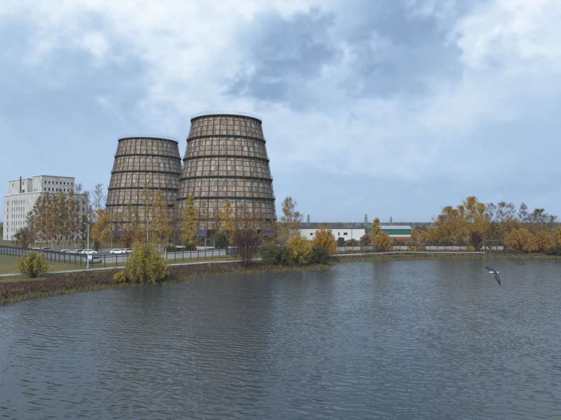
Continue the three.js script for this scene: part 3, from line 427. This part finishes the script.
// right bank: birches
for (const [x, top, w, D, n, label, cols] of [
  [441, 215, 13, 184, 1900, 'low golden birch at the left end of the right-hand grove', TAN], [448, 206, 14, 180, 2600, 'golden birch second from the left in the right-hand grove', TAN], [455, 209, 13, 176, 2300, 'pale golden birch left of the tallest one in the grove', TAN], [461.5, 205, 11, 182, 2000, 'slim golden birch close left of the tallest one', YEL],
  [471, 196.5, 18, 176, 4600, 'tallest and densest golden birch of the right-hand grove', YEL], [480.5, 203, 14, 180, 3200, 'dense golden birch at the right flank of the tallest one', YEL], [487, 213, 8, 185, 900, 'small half-bare birch at the right end of the golden grove', GRY]]) tree('birch_tree', label, 'birch', G3, { x, top, w, D, n, cols: cols === YEL ? [...YEL, ORA[0], TAN[1]] : cols === TAN ? [...TAN, ORA[0], ORA[3], YEL[1]] : cols, leaf: 0.27, limbs: 84, twigs: 4, h0: 0.04, gap: 0.04, fine: 120, rise: 1.9, spread: 0.36 });
for (const [x, top, w, D, n, label, cols] of [
  [491, 203, 11, 196, 560, 'bare grey birch right of the golden grove', GRY], [502, 202, 11, 194, 1000, 'pale yellow-green birch between two bare grey birches', [...OLV, ...TAN]], [511, 203, 9, 198, 460, 'slim bare grey birch above the largest round willow', GRY], [523.5, 203, 9, 198, 700, 'dark bare birch above the gap between the round willows', [GRY[1], GRY[0]]], [540, 209, 15, 190, 1900, 'olive green leafy tree above the middle round willow', OLV], [552, 216, 11, 200, 500, 'low bare tree near the right edge behind the willows', GRY], [531, 214, 10, 205, 400, 'faint bare tree behind the dark bare birch', GRY]]) tree('birch_tree', label, 'tree', G3, { x, top, w, D, n, cols, leaf: 0.24, limbs: 42, twigs: 7, h0: 0.12, fine: 800, ovoid: 1, gap: 0.25, pale: cols === GRY ? 1 : 0 });
bush('thicket_bush', 'brown-orange thicket behind the largest round willow', 'bush', null, { x: 512, top: 217, w: 30, D: 178, n: 4200, cols: [...BRN, ...ORA, ...OLV], leaf: 0.32, stems: 60 });
bush('thicket_bush', 'olive brown thicket between grove and pipe arch', 'bush', null, { x: 494, top: 220, w: 18, D: 175, n: 2600, cols: [...OLV, ...BRN], leaf: 0.32, stems: 50, lo: 0.2 });
bush('thicket_bush', 'olive brown thicket behind the middle round willow', 'bush', null, { x: 537, top: 222, w: 28, D: 184, n: 3000, cols: [...OLV, ...BRN], leaf: 0.32, stems: 50 });
bush('rowan_bush', 'dark red bush at the foot of the golden grove', 'bush', null, { x: 476, top: 230, w: 15, D: 163, n: 2600, cols: MAR, leaf: 0.26 });
bush('thicket_bush', 'low orange thicket at the left foot of the golden grove', 'bush', null, { x: 436, top: 225, w: 18, D: 196, n: 2400, cols: [...ORA, ...TAN], leaf: 0.32 });
// low scrub band behind the right-hand fence
{
  const r = rngOf(91); let k = 0;
  for (const [x, top, w, D, cols, label] of [[366, 234, 14, 200, [...MAR, ...BRN], 'russet scrub between the white shed and narrow golden tree'], [352, 239, 15, 196, [...BRN, ...GRY], 'brown scrub before the right half of the white shed'], [341, 237, 8, 190, [...DGR, ...GRY], 'dark scrub below the shed windows'], [398, 240, 18, 190, [...BRN, ...MAR], 'russet brown scrub below the green hall'], [413, 241, 14, 182, [...GRY, ...BRN], 'grey brown scrub below the right end of the green hall'], [432, 238, 16, 186, [...GRY, ...OLV], 'grey scrub right of the thin dark mast'], [446, 239, 18, 180, [...GRY, ...DGR], 'dark grey scrub below the left end of the golden grove'], [461, 240, 14, 176, [...GRY, ...DGR], 'dark grey scrub left of the dark red bush'], [489, 241, 12, 170, [...GRY, ...DGR], 'dark scrub behind the pipe arch'], [500, 241, 12, 171, [...DGR, ...GRY], 'dark scrub right behind the pipe arch'], [412, 246, 6, 159, [...TAN, YEL[0]], 'small tan bush before the pale panel wall'], [470, 246, 7, 160, [...TAN, OLV[2]], 'small tan bush below the dark red bush'], [425, 231, 14, 220, [...TAN, ...ORA], 'tan bush right beside the thin dark mast'], [414, 229, 8, 262, [...TAN, ...ORA], 'tan bush at the right end wall of green hall']])
    bush('scrub_bush', label, 'bush', 'scrub behind the right bank', { x, top, w, D, n: 1500, cols, leaf: 0.34, stems: 34, seed: 900 + k++ });
}

// ------------------------------------------------------------------ grass, weeds, reeds, far wood
const bladeGeo = (n, spread, lean, w, seed) => { const T = new Tri(), r = rngOf(seed); for (let k = 0; k < n; k++) { const a = r() * 6.283, b = V(Math.cos(a) * spread * r(), 0, Math.sin(a) * spread * r()), e = b.clone().add(V(g3(r) * lean, 0.55 + 0.45 * r(), g3(r) * lean)), s = V(Math.cos(a + 1.3) * w, 0, Math.sin(a + 1.3) * w), c = 0.75 + 0.5 * r(); T.tri(b.clone().add(s), b.clone().sub(s), e, [c, c, c]); if (r() < 0.6) { const m = b.clone().lerp(e, 0.6), f = m.clone().add(V(g3(r) * lean, 0.25 * r(), g3(r) * lean)); T.tri(m.clone().add(s.clone().multiplyScalar(0.6)), m, f, [c, c, c]); } } return T.geo(); };
const vegMat = new THREE.MeshStandardMaterial({ vertexColors: true, roughness: 1, side: THREE.DoubleSide });
{
  const r = rngOf(33), weeds = [], reeds = [], turf = [];
  const W = [[0.115, 0.070, 0.050], [0.085, 0.055, 0.045], [0.15, 0.095, 0.055], [0.06, 0.045, 0.045], [0.20, 0.15, 0.09], [0.07, 0.07, 0.035], [0.13, 0.055, 0.045]], RD = [[0.20, 0.17, 0.06], [0.13, 0.14, 0.045], [0.27, 0.21, 0.09], [0.09, 0.10, 0.035]], TF = [[0.17, 0.17, 0.045], [0.24, 0.20, 0.065], [0.13, 0.145, 0.035], [0.26, 0.17, 0.07]];
  for (let i = 0; i < 90000; i++) {
    const D = 56 + 118 * r(), px = -20 + 600 * r(), x = X(px, D), z = -D, d = shoreDist(x, z); if (d < -0.7 || d > 48) continue;
    const patch = fbm(x * 0.16, z * 0.16, 4, 3), y = landY(x, z, d), left = x < 2, rank = !left && d > 9 && d < 24;
    if (d < 1.6 && r() < 0.85) { const c = RD[(r() * 4) | 0], k = 0.8 + r() * 0.4; reeds.push([x, y - 0.05, z, r() * 6.3, 0.5 + r() * 0.5, 0.35 + r() * 0.55, c[0] * k, c[1] * k, c[2] * k, g3(r) * 0.25]); }
    else if ((d < (left ? 13.5 : 4.5) + (patch - 0.5) * 9 && r() < 0.8) || (rank && patch > 0.40 && r() < 0.8)) { const c = W[(clamp(patch * 1.6 - 0.3 + g3(r) * 0.35, 0, 0.999) * W.length) | 0], k = 0.75 + r() * 0.5, h = left ? (0.3 + r() * 0.6) * (0.35 + patch * 1.5) : rank ? 0.4 + r() * 0.8 : 0.25 + r() * 0.4; weeds.push([x, y - 0.05, z, r() * 6.3, 0.7 + r() * 0.7, h, c[0] * k, c[1] * k, c[2] * k, g3(r) * 0.3]); }
    else if (r() < 0.75) { const c = TF[(r() * 4) | 0], k = 0.8 + r() * 0.4; turf.push([x, y - 0.03, z, r() * 6.3, 0.5 + r() * 0.4, 0.10 + r() * 0.14, c[0] * k, c[1] * k, c[2] * k, 0]); }
  }
  stuff('dry_weeds', bladeGeo(12, 0.34, 0.55, 0.035, 1), vegMat, 'dry brown weeds covering the sloping bank', 'weeds', weeds);
  stuff('shore_reeds', bladeGeo(12, 0.30, 0.3, 0.02, 2), vegMat, 'tufts of yellow-green sedge along the waterline', 'reeds', reeds);
  stuff('lawn_grass', bladeGeo(8, 0.45, 0.35, 0.022, 3), vegMat, 'short green and straw grass between bank and fence', 'grass', turf);
  // distant wood, one mass
  const T = new Tri(); { const q = rngOf(8); T.tube([V(0, 0, 0), V(0, 0.9, 0)], [0.03, 0.01], [0.5, 0.4, 0.35], 4); for (let i = 0; i < 130; i++) { const f = 0.15 + 0.85 * q(), R = 0.34 * Math.pow(Math.sin(Math.PI * clamp(f * 0.92 + 0.05)), 0.7), a = q() * 6.283, rr = R * Math.sqrt(q()); leaf(T, V(Math.cos(a) * rr, f * 0.97, Math.sin(a) * rr), 0.15, [1, 1, 1], q); } }
  const far = [], near = [], C = [[0.17, 0.11, 0.05], [0.12, 0.085, 0.055], [0.24, 0.15, 0.05], [0.07, 0.075, 0.045], [0.05, 0.06, 0.045], [0.10, 0.08, 0.07]];
  for (let i = 0; i < 9000; i++) { const D = 620 + 3900 * Math.pow(r(), 1.3), x = X(-60 + 690 * r(), D), z = -D; if (fbm(x * 0.004, z * 0.004, 3, 3) < 0.46 && D < 2600) continue; const c = C[(r() * 6) | 0], k = 0.8 + 0.4 * r(), h = 5 + r() * 6; far.push([x, landY(x, z, 999) - 0.3, z, r() * 6.3, h * 1.1, h, c[0] * k, c[1] * k, c[2] * k]); }
  stuff('distant_wood', T.geo(), vegMat, 'distant brown autumn wood along the horizon', 'wood', far);
  for (let i = 0; i < 420; i++) { const D = 300 + 260 * r(), px = -30 + 620 * r(), x = X(px, D), z = -D; if (px > 270 && px < 420 && D < 345) continue; const c = C[(r() * 6) | 0], k = 0.9 + 0.4 * r(), h = 3.5 + r() * 4.5; near.push([x, landY(x, z, 999) - 0.2, z, r() * 6.3, h * 1.2, h, c[0] * k, c[1] * k, c[2] * k]); }
  stuff('field_scrub', T.geo(), vegMat, 'loose autumn scrub on the flats behind the buildings', 'scrub', near);
}

// ------------------------------------------------------------------ yard, walls, fences, pipeline
const asphaltTex = texOf(512, (u, v) => { const b = 0.78 + (fbm(u * 9, v * 9, 2, 5) - 0.5) * 0.35 + (hash3(u * 512 | 0, v * 512 | 0, 9) - 0.5) * 0.16; return [b, b, b]; });
{
  const pts = [[-150, 190], [-96, 158], [X(55, 126), 126], [X(104, 114), 115], [X(165, 134), 136], [X(240, 150), 150], [X(262, 172), 172], [-6, 178], [-150, 178]].map(([x, D]) => new THREE.Vector2(x, D)), g = new THREE.ExtrudeGeometry(new THREE.Shape(pts), { depth: 0.12, bevelEnabled: false }); g.rotateX(-Math.PI / 2); const uv = g.attributes.uv, p = g.attributes.position; for (let i = 0; i < p.count; i++) uv.setXY(i, p.getX(i) / 9, p.getZ(i) / 9); g.translate(0, 1.43, 0);
  struct('car_park', g, std(0.34, 0.345, 0.35, 0.9, { map: asphaltTex }));
}
const fenceLine = [[-100, -158], [X(5, 143), -143], [X(60, 114), -114], [X(93, 104), -104], [X(150, 113), -113], [X(226, 132), -132], [X(290, 146), -146], [X(345, 156), -156], [X(400, 160), -160], [X(482, 160.5), -160.5]];
function along(line, step) { const out = []; for (let i = 0; i < line.length - 1; i++) { const [ax, az] = line[i], [bx, bz] = line[i + 1], L = Math.hypot(bx - ax, bz - az), n = Math.max(1, Math.round(L / step)); for (let k = 0; k < n; k++) out.push([lerp(ax, bx, k / n), lerp(az, bz, k / n)]); } out.push(line[line.length - 1]); return out; }
{
  const t = thing('wire_fence', 'long dark steel post and wire fence behind the pipeline', 'fence'), ps = along(fenceLine, 2.6), blk = std(0.028, 0.034, 0.034, 0.7), H = 2.75;
  const pg = mergeGeometries([box(0.16, H, 0.16, 0, H / 2, 0), box(0.22, 0.05, 0.22, 0, H + 0.025, 0)]);
  ps.forEach(([x, z]) => part(t, 'post', pg, blk).position.set(x, landY(x, z) - 0.05, z));
  for (let i = 0; i < ps.length - 1; i++) {
    const [ax, az] = ps[i], [bx, bz] = ps[i + 1], ya = landY(ax, az), yb = landY(bx, bz), gs = [];
    part(t, 'rail', mergeGeometries([bar(V(ax, ya + H - 0.2, az), V(bx, yb + H - 0.2, bz), 0.10), bar(V(ax, ya + H - 0.62, az), V(bx, yb + H - 0.62, bz), 0.09)]), blk);
    for (let k = 1; k <= 7; k++) gs.push(bar(V(ax, ya + k * 0.26, az), V(bx, yb + k * 0.26, bz), 0.014)); for (let k = 1; k < 26; k++) { const f = k / 26, x = lerp(ax, bx, f), z = lerp(az, bz, f), y = lerp(ya, yb, f); gs.push(box(0.03, 0.62, 0.03, x, y + H - 0.38, z)); if (k % 2) gs.push(box(0.010, H - 0.7, 0.010, x, y + H / 2 - 0.32, z)); }
    part(t, 'mesh', mergeGeometries(gs), blk);
  }
}
const panelTones = [std(0.74, 0.73, 0.72, 0.95, { map: plasterTex }), std(0.68, 0.67, 0.65, 0.95, { map: plasterTex }), std(0.78, 0.77, 0.76, 0.95, { map: plasterTex })], greyTones = [std(0.45, 0.43, 0.40, 0.95, { map: plasterTex }), std(0.52, 0.50, 0.47, 0.95, { map: plasterTex }), std(0.36, 0.34, 0.31, 0.95, { map: plasterTex })];
function panelWall(label, line, H, step, gap = [], tones = panelTones) {
  const t = thing('panel_wall', label, 'wall', [line[0][0], 0, line[0][1]]), ps = along(line, step), o = line[0];
  for (let i = 0; i < ps.length - 1; i++) {
    if (gap.includes(i)) continue; const [ax, az] = ps[i], [bx, bz] = ps[i + 1], L = Math.hypot(bx - ax, bz - az), y = landY((ax + bx) / 2, (az + bz) / 2), a = Math.atan2(-(bz - az), bx - ax);
    const g = mergeGeometries([new RoundedBoxGeometry(L - 0.10, H, 0.14, 1, 0.03), ...[0.2, 0.5, 0.8].map((f) => box(L - 0.5, 0.16, 0.05, 0, (f - 0.5) * H, 0.085).toNonIndexed())]);
    const m = part(t, 'panel', g, tones[(i * i * 5 + i) % 3]); m.position.set((ax + bx) / 2 - o[0], y + H / 2 - 0.08 + (hash3(i, 3, 1) - 0.5) * 0.06, (az + bz) / 2 - o[1]); m.rotation.y = a;
    part(t, 'wall_post', box(0.2, H + 0.12, 0.2), concrete).position.set(ax - o[0], y + H / 2 - 0.06, az - o[1]);
  }
}
panelWall('pale concrete panel wall standing behind the wire fence', [[X(103, 113), -113], [X(150, 122.5), -122.5], [X(226.5, 141), -141]], 1.9, 2.6);
panelWall('low pale concrete panel wall beyond the pipeline on the right bank', [[X(336, 164), -164], [X(400, 168), -168], [X(503, 169), -169]], 1.6, 3.0, [3, 9, 10, 16, 22], greyTones);
// pipeline on low supports
const pipeLine = [[-66, -66], [X(0, 82.9), -82.9], [X(55, 88.6), -88.6], [X(120, 98.3), -98.3], [X(185, 107.8), -107.8], [X(230, 116), -116], [X(270, 123.5), -123.5], [X(340, 141), -141], [X(400, 152), -152], [X(484, 153.5), -153.5]];
const pipeTex = texOf(256, (u, v) => { const b = 0.82 + (fbm(u * 10, v * 10, 3, 4) - 0.5) * 0.35, s = sstep(0.58, 0.7, fbm(u * 14, v * 22, 8, 3)); return [lerp(b, 0.55, s * 0.5), lerp(b, 0.47, s * 0.5), lerp(b, 0.40, s * 0.5)]; });
const pipeDull = std(0.36, 0.34, 0.29, 0.7, { map: pipeTex }), pipeSkin = std(0.62, 0.63, 0.61, 0.55, { map: pipeTex, metalness: 0.1 });
{
  const t = thing('pipeline', 'pale insulated pipeline on low supports along the bank', 'pipeline'), pts = along(pipeLine, 8), yOf = (x, z) => Math.max(1.45, landY(x, z) + 0.62), supports = std(0.17, 0.165, 0.16, 0.95);
  for (let i = 0; i < pts.length - 1; i++) { const [ax, az] = pts[i], [bx, bz] = pts[i + 1], a = V(ax, yOf(ax, az), az), b = V(bx, yOf(bx, bz), bz), g = mergeGeometries([rod(a, b, 0.24, 0.24, 12), rod(b.clone().lerp(a, 0.006), b.clone().lerp(a, -0.006), 0.26, 0.26, 12)]); part(t, 'pipe_section', g, ax > 20 ? pipeDull : pipeSkin); }
  for (const [x, z] of along(pipeLine, 8).slice(1)) { const y = yOf(x, z), g0 = landY(x, z) - 0.3; part(t, 'support', mergeGeometries([box(0.34, y - g0 - 0.42, 0.34, x, (y - 0.42 + g0) / 2, z), box(0.9, 0.18, 0.5, x, y - 0.33, z)]), supports); }
}
{ // raised pipe arch at the right end, expansion loop
  const D = 154, x0 = X(485, D), x1 = X(496.5, D), g0 = landY(x0, -D) - 0.2, t = thing('pipe_arch', 'dark steel pipe arch raised on posts left of round willows', 'pipe arch', [x0, g0, -D]), w = x1 - x0, dk = std(0.045, 0.042, 0.042, 0.75), rustp = std(0.11, 0.075, 0.06, 0.8), h = 4.7;
  for (const [x, r] of [[0, 0.26], [w, 0.17]]) part(t, 'post', rod(V(x, 0, 0), V(x, h, 0), r, r, 10), dk);
  part(t, 'top_pipe', rod(V(-0.4, h - 0.05, 0), V(w + 0.6, h - 0.05, 0), 0.22, 0.22, 10), rustp); part(t, 'cross_pipe', rod(V(-0.2, h - 1.8, 0.1), V(w + 6, h - 1.8, 0.1), 0.14, 0.14, 10), dk); part(t, 'low_pipe', rod(V(-3, 0.9, 0.05), V(w + 9, 0.9, 0.05), 0.2, 0.2, 10), dk);
  part(t, 'brace', bar(V(0, 3, 0), V(1.2, h - 0.2, 0), 0.1), dk);
}
{ // lamp post by the fence
  const D = 103, x = X(88.5, D), y = landY(x, -D), t = thing('lamp_post', 'tall pale lamp post with small notice board at the fence', 'lamp post', [x, y, -D]), pale = std(0.46, 0.48, 0.50, 0.5);
  part(t, 'pole', rod(V(0, -0.1, 0), V(0, 9.3, 0), 0.12, 0.07, 10), pale); part(t, 'base_plate', box(0.42, 0.5, 0.42, 0, 0.2, 0), concrete);
  const arm = part(t, 'arm', rod(V(0, 9.2, 0), V(-0.35, 9.6, 1.0), 0.05, 0.045, 8), pale); part(arm, 'lamp_head', new RoundedBoxGeometry(0.26, 0.12, 0.6, 2, 0.05).translate(-0.38, 9.6, 1.25), pale);
  part(t, 'notice_board', box(0.8, 0.75, 0.04, 0.5, 2.3, 0.12), std(0.55, 0.62, 0.70, 0.6));
}
{ const D = 100, x = X(166, D), y = landY(x, -D), t = thing('marker_post', 'pale wooden post with white bar beside the waterside willow', 'post', [x, y, -D]); part(t, 'post', rod(V(0, -0.1, 0), V(0, 4.6, 0), 0.12, 0.10, 8), std(0.34, 0.30, 0.23, 0.95)); part(t, 'bar', box(3.6, 0.12, 0.1, -1.85, 3.0, 0), std(0.62, 0.60, 0.55, 0.8)); part(t, 'bar_leg', box(0.1, 3.1, 0.1, -3.6, 1.5, 0), std(0.34, 0.30, 0.23, 0.95)); }

// ------------------------------------------------------------------ parked cars
const tyreMat = std(0.02, 0.02, 0.02, 0.9), rimMat = std(0.45, 0.45, 0.46, 0.35, { metalness: 0.7 }), lampMat = std(0.75, 0.75, 0.72, 0.2), tailMat = std(0.35, 0.02, 0.02, 0.3), carGlass = std(0.018, 0.022, 0.026, 0.08);
const carShapes = {}; 
function carGeo(kind) {
  if (carShapes[kind]) return carShapes[kind]; const P = (a) => new THREE.Shape(a.map(([x, y]) => new THREE.Vector2(x, y)));
  const van = kind === 'van', L = van ? 2.55 : 2.15, hood = van ? 1.15 : 0.88, roof = van ? 2.1 : 1.46;
  const body = new THREE.ExtrudeGeometry(P([[-L, 0.42], [-L - 0.04, 0.62], [-L + 0.05, hood], [L - 0.75, hood + 0.03], [L - 0.12, hood - 0.14], [L, 0.6], [L - 0.03, 0.34], [1.78, 0.3], [1.68, 0.56], [1.5, 0.68], [1.18, 0.68], [1.0, 0.56], [0.9, 0.28], [-0.9, 0.28], [-1.0, 0.56], [-1.18, 0.68], [-1.5, 0.68], [-1.68, 0.56], [-1.78, 0.3]]), { depth: 1.60, bevelEnabled: true, bevelSize: 0.05, bevelThickness: 0.06, bevelSegments: 2 }); body.translate(0, 0, -0.80);
  const ca = van ? [[-L + 0.1, hood], [-L + 0.2, roof], [0.9, roof], [1.65, hood]] : [[-L + 0.12, hood], [-1.35, roof - 0.04], [-0.2, roof], [0.45, roof - 0.05], [1.25, hood]];
  const cab = new THREE.ExtrudeGeometry(P(ca), { depth: 1.30, bevelEnabled: true, bevelSize: 0.05, bevelThickness: 0.08, bevelSegments: 2 }); cab.translate(0, 0.02, -0.65);
  const inset = (f) => { const cx = ca.reduce((s, q) => s + q[0], 0) / ca.length; return ca.map(([x, y]) => [cx + (x - cx) * 0.88, y === hood ? hood + 0.1 : y - 0.10]); };
  const win = new THREE.ExtrudeGeometry(P(inset()), { depth: 0.02, bevelEnabled: false }); const w0 = win.clone().translate(0, 0.02, 0.735), w1 = win.clone().translate(0, 0.02, -0.755);
  const a = ca[ca.length - 2], b = ca[ca.length - 1], ws = bar(V(lerp(a[0], b[0], 0.12) + 0.09, lerp(a[1], b[1], 0.12), 0), V(lerp(a[0], b[0], 0.92) + 0.09, lerp(a[1], b[1], 0.92) + 0.05, 0), 0.03, 1.18), c = ca[0], d = ca[1], rw = bar(V(lerp(d[0], c[0], 0.12) - 0.07, lerp(d[1], c[1], 0.12), 0), V(lerp(d[0], c[0], 0.8) - 0.07, lerp(d[1], c[1], 0.8), 0), 0.03, 1.15);
  const tyre = new THREE.TorusGeometry(0.24, 0.085, 8, 18), rim = new THREE.CylinderGeometry(0.19, 0.19, 0.14, 14).rotateX(Math.PI / 2);
  return carShapes[kind] = { body, cab, w0, w1, ws, rw, tyre, rim, L };
}
function car(label, px, D, turn, rgb, kind = 'car') {
  const s = carGeo(kind), x = X(px, D), t = thing(kind === 'van' ? 'parked_van' : 'parked_car', label, kind, [x, 1.55, -D], turn, 'cars parked in the yard'), paint = new THREE.MeshPhysicalMaterial({ color: new THREE.Color().setRGB(...rgb), roughness: 0.35, clearcoat: 0.8, clearcoatRoughness: 0.1 });
  part(t, 'body', s.body, paint); const c = part(t, 'cabin', s.cab, paint); for (const g of [s.w0, s.w1]) part(c, 'side_window', g, carGlass); part(c, 'windscreen', s.ws, carGlass); part(c, 'rear_window', s.rw, carGlass);
  for (const [wx, wz] of [[1.34, 0.78], [1.34, -0.78], [-1.34, 0.78], [-1.34, -0.78]]) { const w = part(t, 'wheel', s.tyre, tyreMat); w.position.set(wx, 0.325, wz); part(w, 'rim', s.rim, rimMat); }
  for (const z of [-0.6, 0.6]) { part(t, 'headlight', box(0.06, 0.16, 0.34, s.L + 0.03, 0.68, z), lampMat); part(t, 'tail_light', box(0.06, 0.2, 0.26, -s.L - 0.05, 0.74, z), tailMat); }
}
car('white hatchback parked at the left end of the car row', 38, 152, 0.2, [0.70, 0.71, 0.73]);
car('grey car parked right next to the leftmost white hatchback', 47, 155, 1.0, [0.36, 0.37, 0.40]);
car('white car parked below the brown birch thicket', 68, 142, 0.5, [0.72, 0.73, 0.74]);
car('silver car parked directly left of the lamp post', 80, 143, 1.1, [0.45, 0.47, 0.50]);
car('white saloon car parked behind the lamp post', 90, 144, 0.3, [0.68, 0.70, 0.73]);
car('pale blue car just inside the fence by the lamp post', 94.5, 113.5, 0.9, [0.42, 0.50, 0.58]);
car('white car parked left of the russet bush of the farther tower', 118.5, 146, 0.15, [0.74, 0.75, 0.76]);
car('white car right beside the russet bush of the farther tower', 129.5, 150, 0.75, [0.66, 0.67, 0.70]);
car('dark car parked left of the bright yellow column birch', 182, 153, 0.2, [0.05, 0.055, 0.065]);
car('white car parked right of the bright yellow column birch', 202, 147, 0.1, [0.70, 0.71, 0.72]);
car('dark blue car parked under the golden birch at tower centre', 213, 150, 0.3, [0.035, 0.05, 0.09]);
car('dark car parked below the right blue inlet louvres', 267, 148, 0.15, [0.04, 0.042, 0.05]);

// ------------------------------------------------------------------ gull over the water
{
  const D = 16, t = new Tri(), grey = [0.030, 0.034, 0.044], dark = [0.016, 0.018, 0.024], white = [0.78, 0.79, 0.80], bill = [0.45, 0.28, 0.05];
  // body along x (head to the left), lofted rings
  const rings = [[-0.235, 0.004, 0.0, bill], [-0.205, 0.012, 0.004, bill], [-0.190, 0.024, 0.008, white], [-0.160, 0.033, 0.012, white], [-0.125, 0.032, 0.006, white], [-0.06, 0.050, 0, [0.5, 0.51, 0.53]], [0.02, 0.056, -0.004, grey], [0.10, 0.042, 0, grey], [0.16, 0.024, 0.004, white], [0.19, 0.016, 0.006, white]];
  const P = (q, k) => { const [x, r, y] = rings[q], a = k / 10 * 6.2832; return V(x, y + Math.sin(a) * r * 0.72, Math.cos(a) * r); };
  for (let q = 0; q < rings.length - 1; q++) for (let k = 0; k < 10; k++) t.quad(P(q, k), P(q, k + 1), P(q + 1, k + 1), P(q + 1, k), rings[q + 1][3]);
  for (let k = 0; k < 6; k++) { const w0 = (k / 6 - 0.5) * 0.15, w1 = ((k + 1) / 6 - 0.5) * 0.15; t.quad(V(0.17, 0.014, w0 * 0.3), V(0.17, 0.014, w1 * 0.3), V(0.325, 0.008, w1), V(0.325, 0.008, w0), [0.34, 0.35, 0.37]); t.quad(V(0.17, -0.004, w0 * 0.3), V(0.17, -0.004, w1 * 0.3), V(0.325, 0.004, w1), V(0.325, 0.004, w0), [0.34, 0.35, 0.37]); }
  // wings: lofted sections along a jointed span, thick at the root, dark at the tip
  const wing = (joint) => { const n = 16; const sec = (i) => { const f = i / n, { p, chord, dir, up } = joint(f), th = 0.018 * (1 - f) + 0.003; const le = p.clone().addScaledVector(dir, -chord * 0.38), te = p.clone().addScaledVector(dir, chord * 0.62), m = p.clone().addScaledVector(dir, -chord * 0.1).addScaledVector(up, th), b = p.clone().addScaledVector(dir, -chord * 0.1).addScaledVector(up, -th); return [le, m, te, b]; };
    for (let i = 0; i < n; i++) { const a = sec(i), b = sec(i + 1), f = i / n, top = f > 0.66 ? dark : grey, tr = f > 0.66 ? dark : f > 0.3 ? [0.045, 0.05, 0.062] : grey; t.quad(a[0], a[1], b[1], b[0], f > 0.25 ? dark : [0.06, 0.065, 0.08]); t.quad(a[1], a[2], b[2], b[1], tr); t.quad(a[2], a[3], b[3], b[2], top); t.quad(a[3], a[0], b[0], b[3], top); } };
  const chordOf = (f) => f < 0.45 ? lerp(0.135, 0.20, f / 0.45) : lerp(0.20, 0.02, Math.pow((f - 0.45) / 0.55, 1.3));
  // near wing hangs down and back, far wing is raised towards the upper left
  const c1 = new THREE.CatmullRomCurve3([V(-0.02, -0.01, 0.03), V(-0.005, -0.13, 0.13), V(0.015, -0.29, 0.24), V(0.065, -0.50, 0.30)]), c2 = new THREE.CatmullRomCurve3([V(-0.03, 0.01, -0.03), V(-0.05, 0.09, -0.13), V(-0.085, 0.15, -0.30), V(-0.14, 0.185, -0.47)]);
  wing((f) => ({ p: c1.getPoint(f), chord: chordOf(f), dir: V(0.97, 0.18, 0.05).normalize(), up: V(0.1, 0.55, 0.83).normalize() }));
  wing((f) => ({ p: c2.getPoint(f), chord: chordOf(f), dir: V(0.90, 0.40, 0).normalize(), up: V(-0.4, 0.85, 0.35).normalize() }));
  const m = new THREE.Mesh(t.geo(), new THREE.MeshStandardMaterial({ vertexColors: true, roughness: 0.8, side: THREE.DoubleSide })); m.name = 'gull'; m.castShadow = m.receiveShadow = true;
  m.position.set(X(493.5, D), heightAt(272.3, D), -D); m.rotation.y = 0.12; m.scale.setScalar(0.84); scene.add(m); tag(m, 'gull with dark wing tips banking low over the water', 'gull');
}
renderer.render(scene, camera);
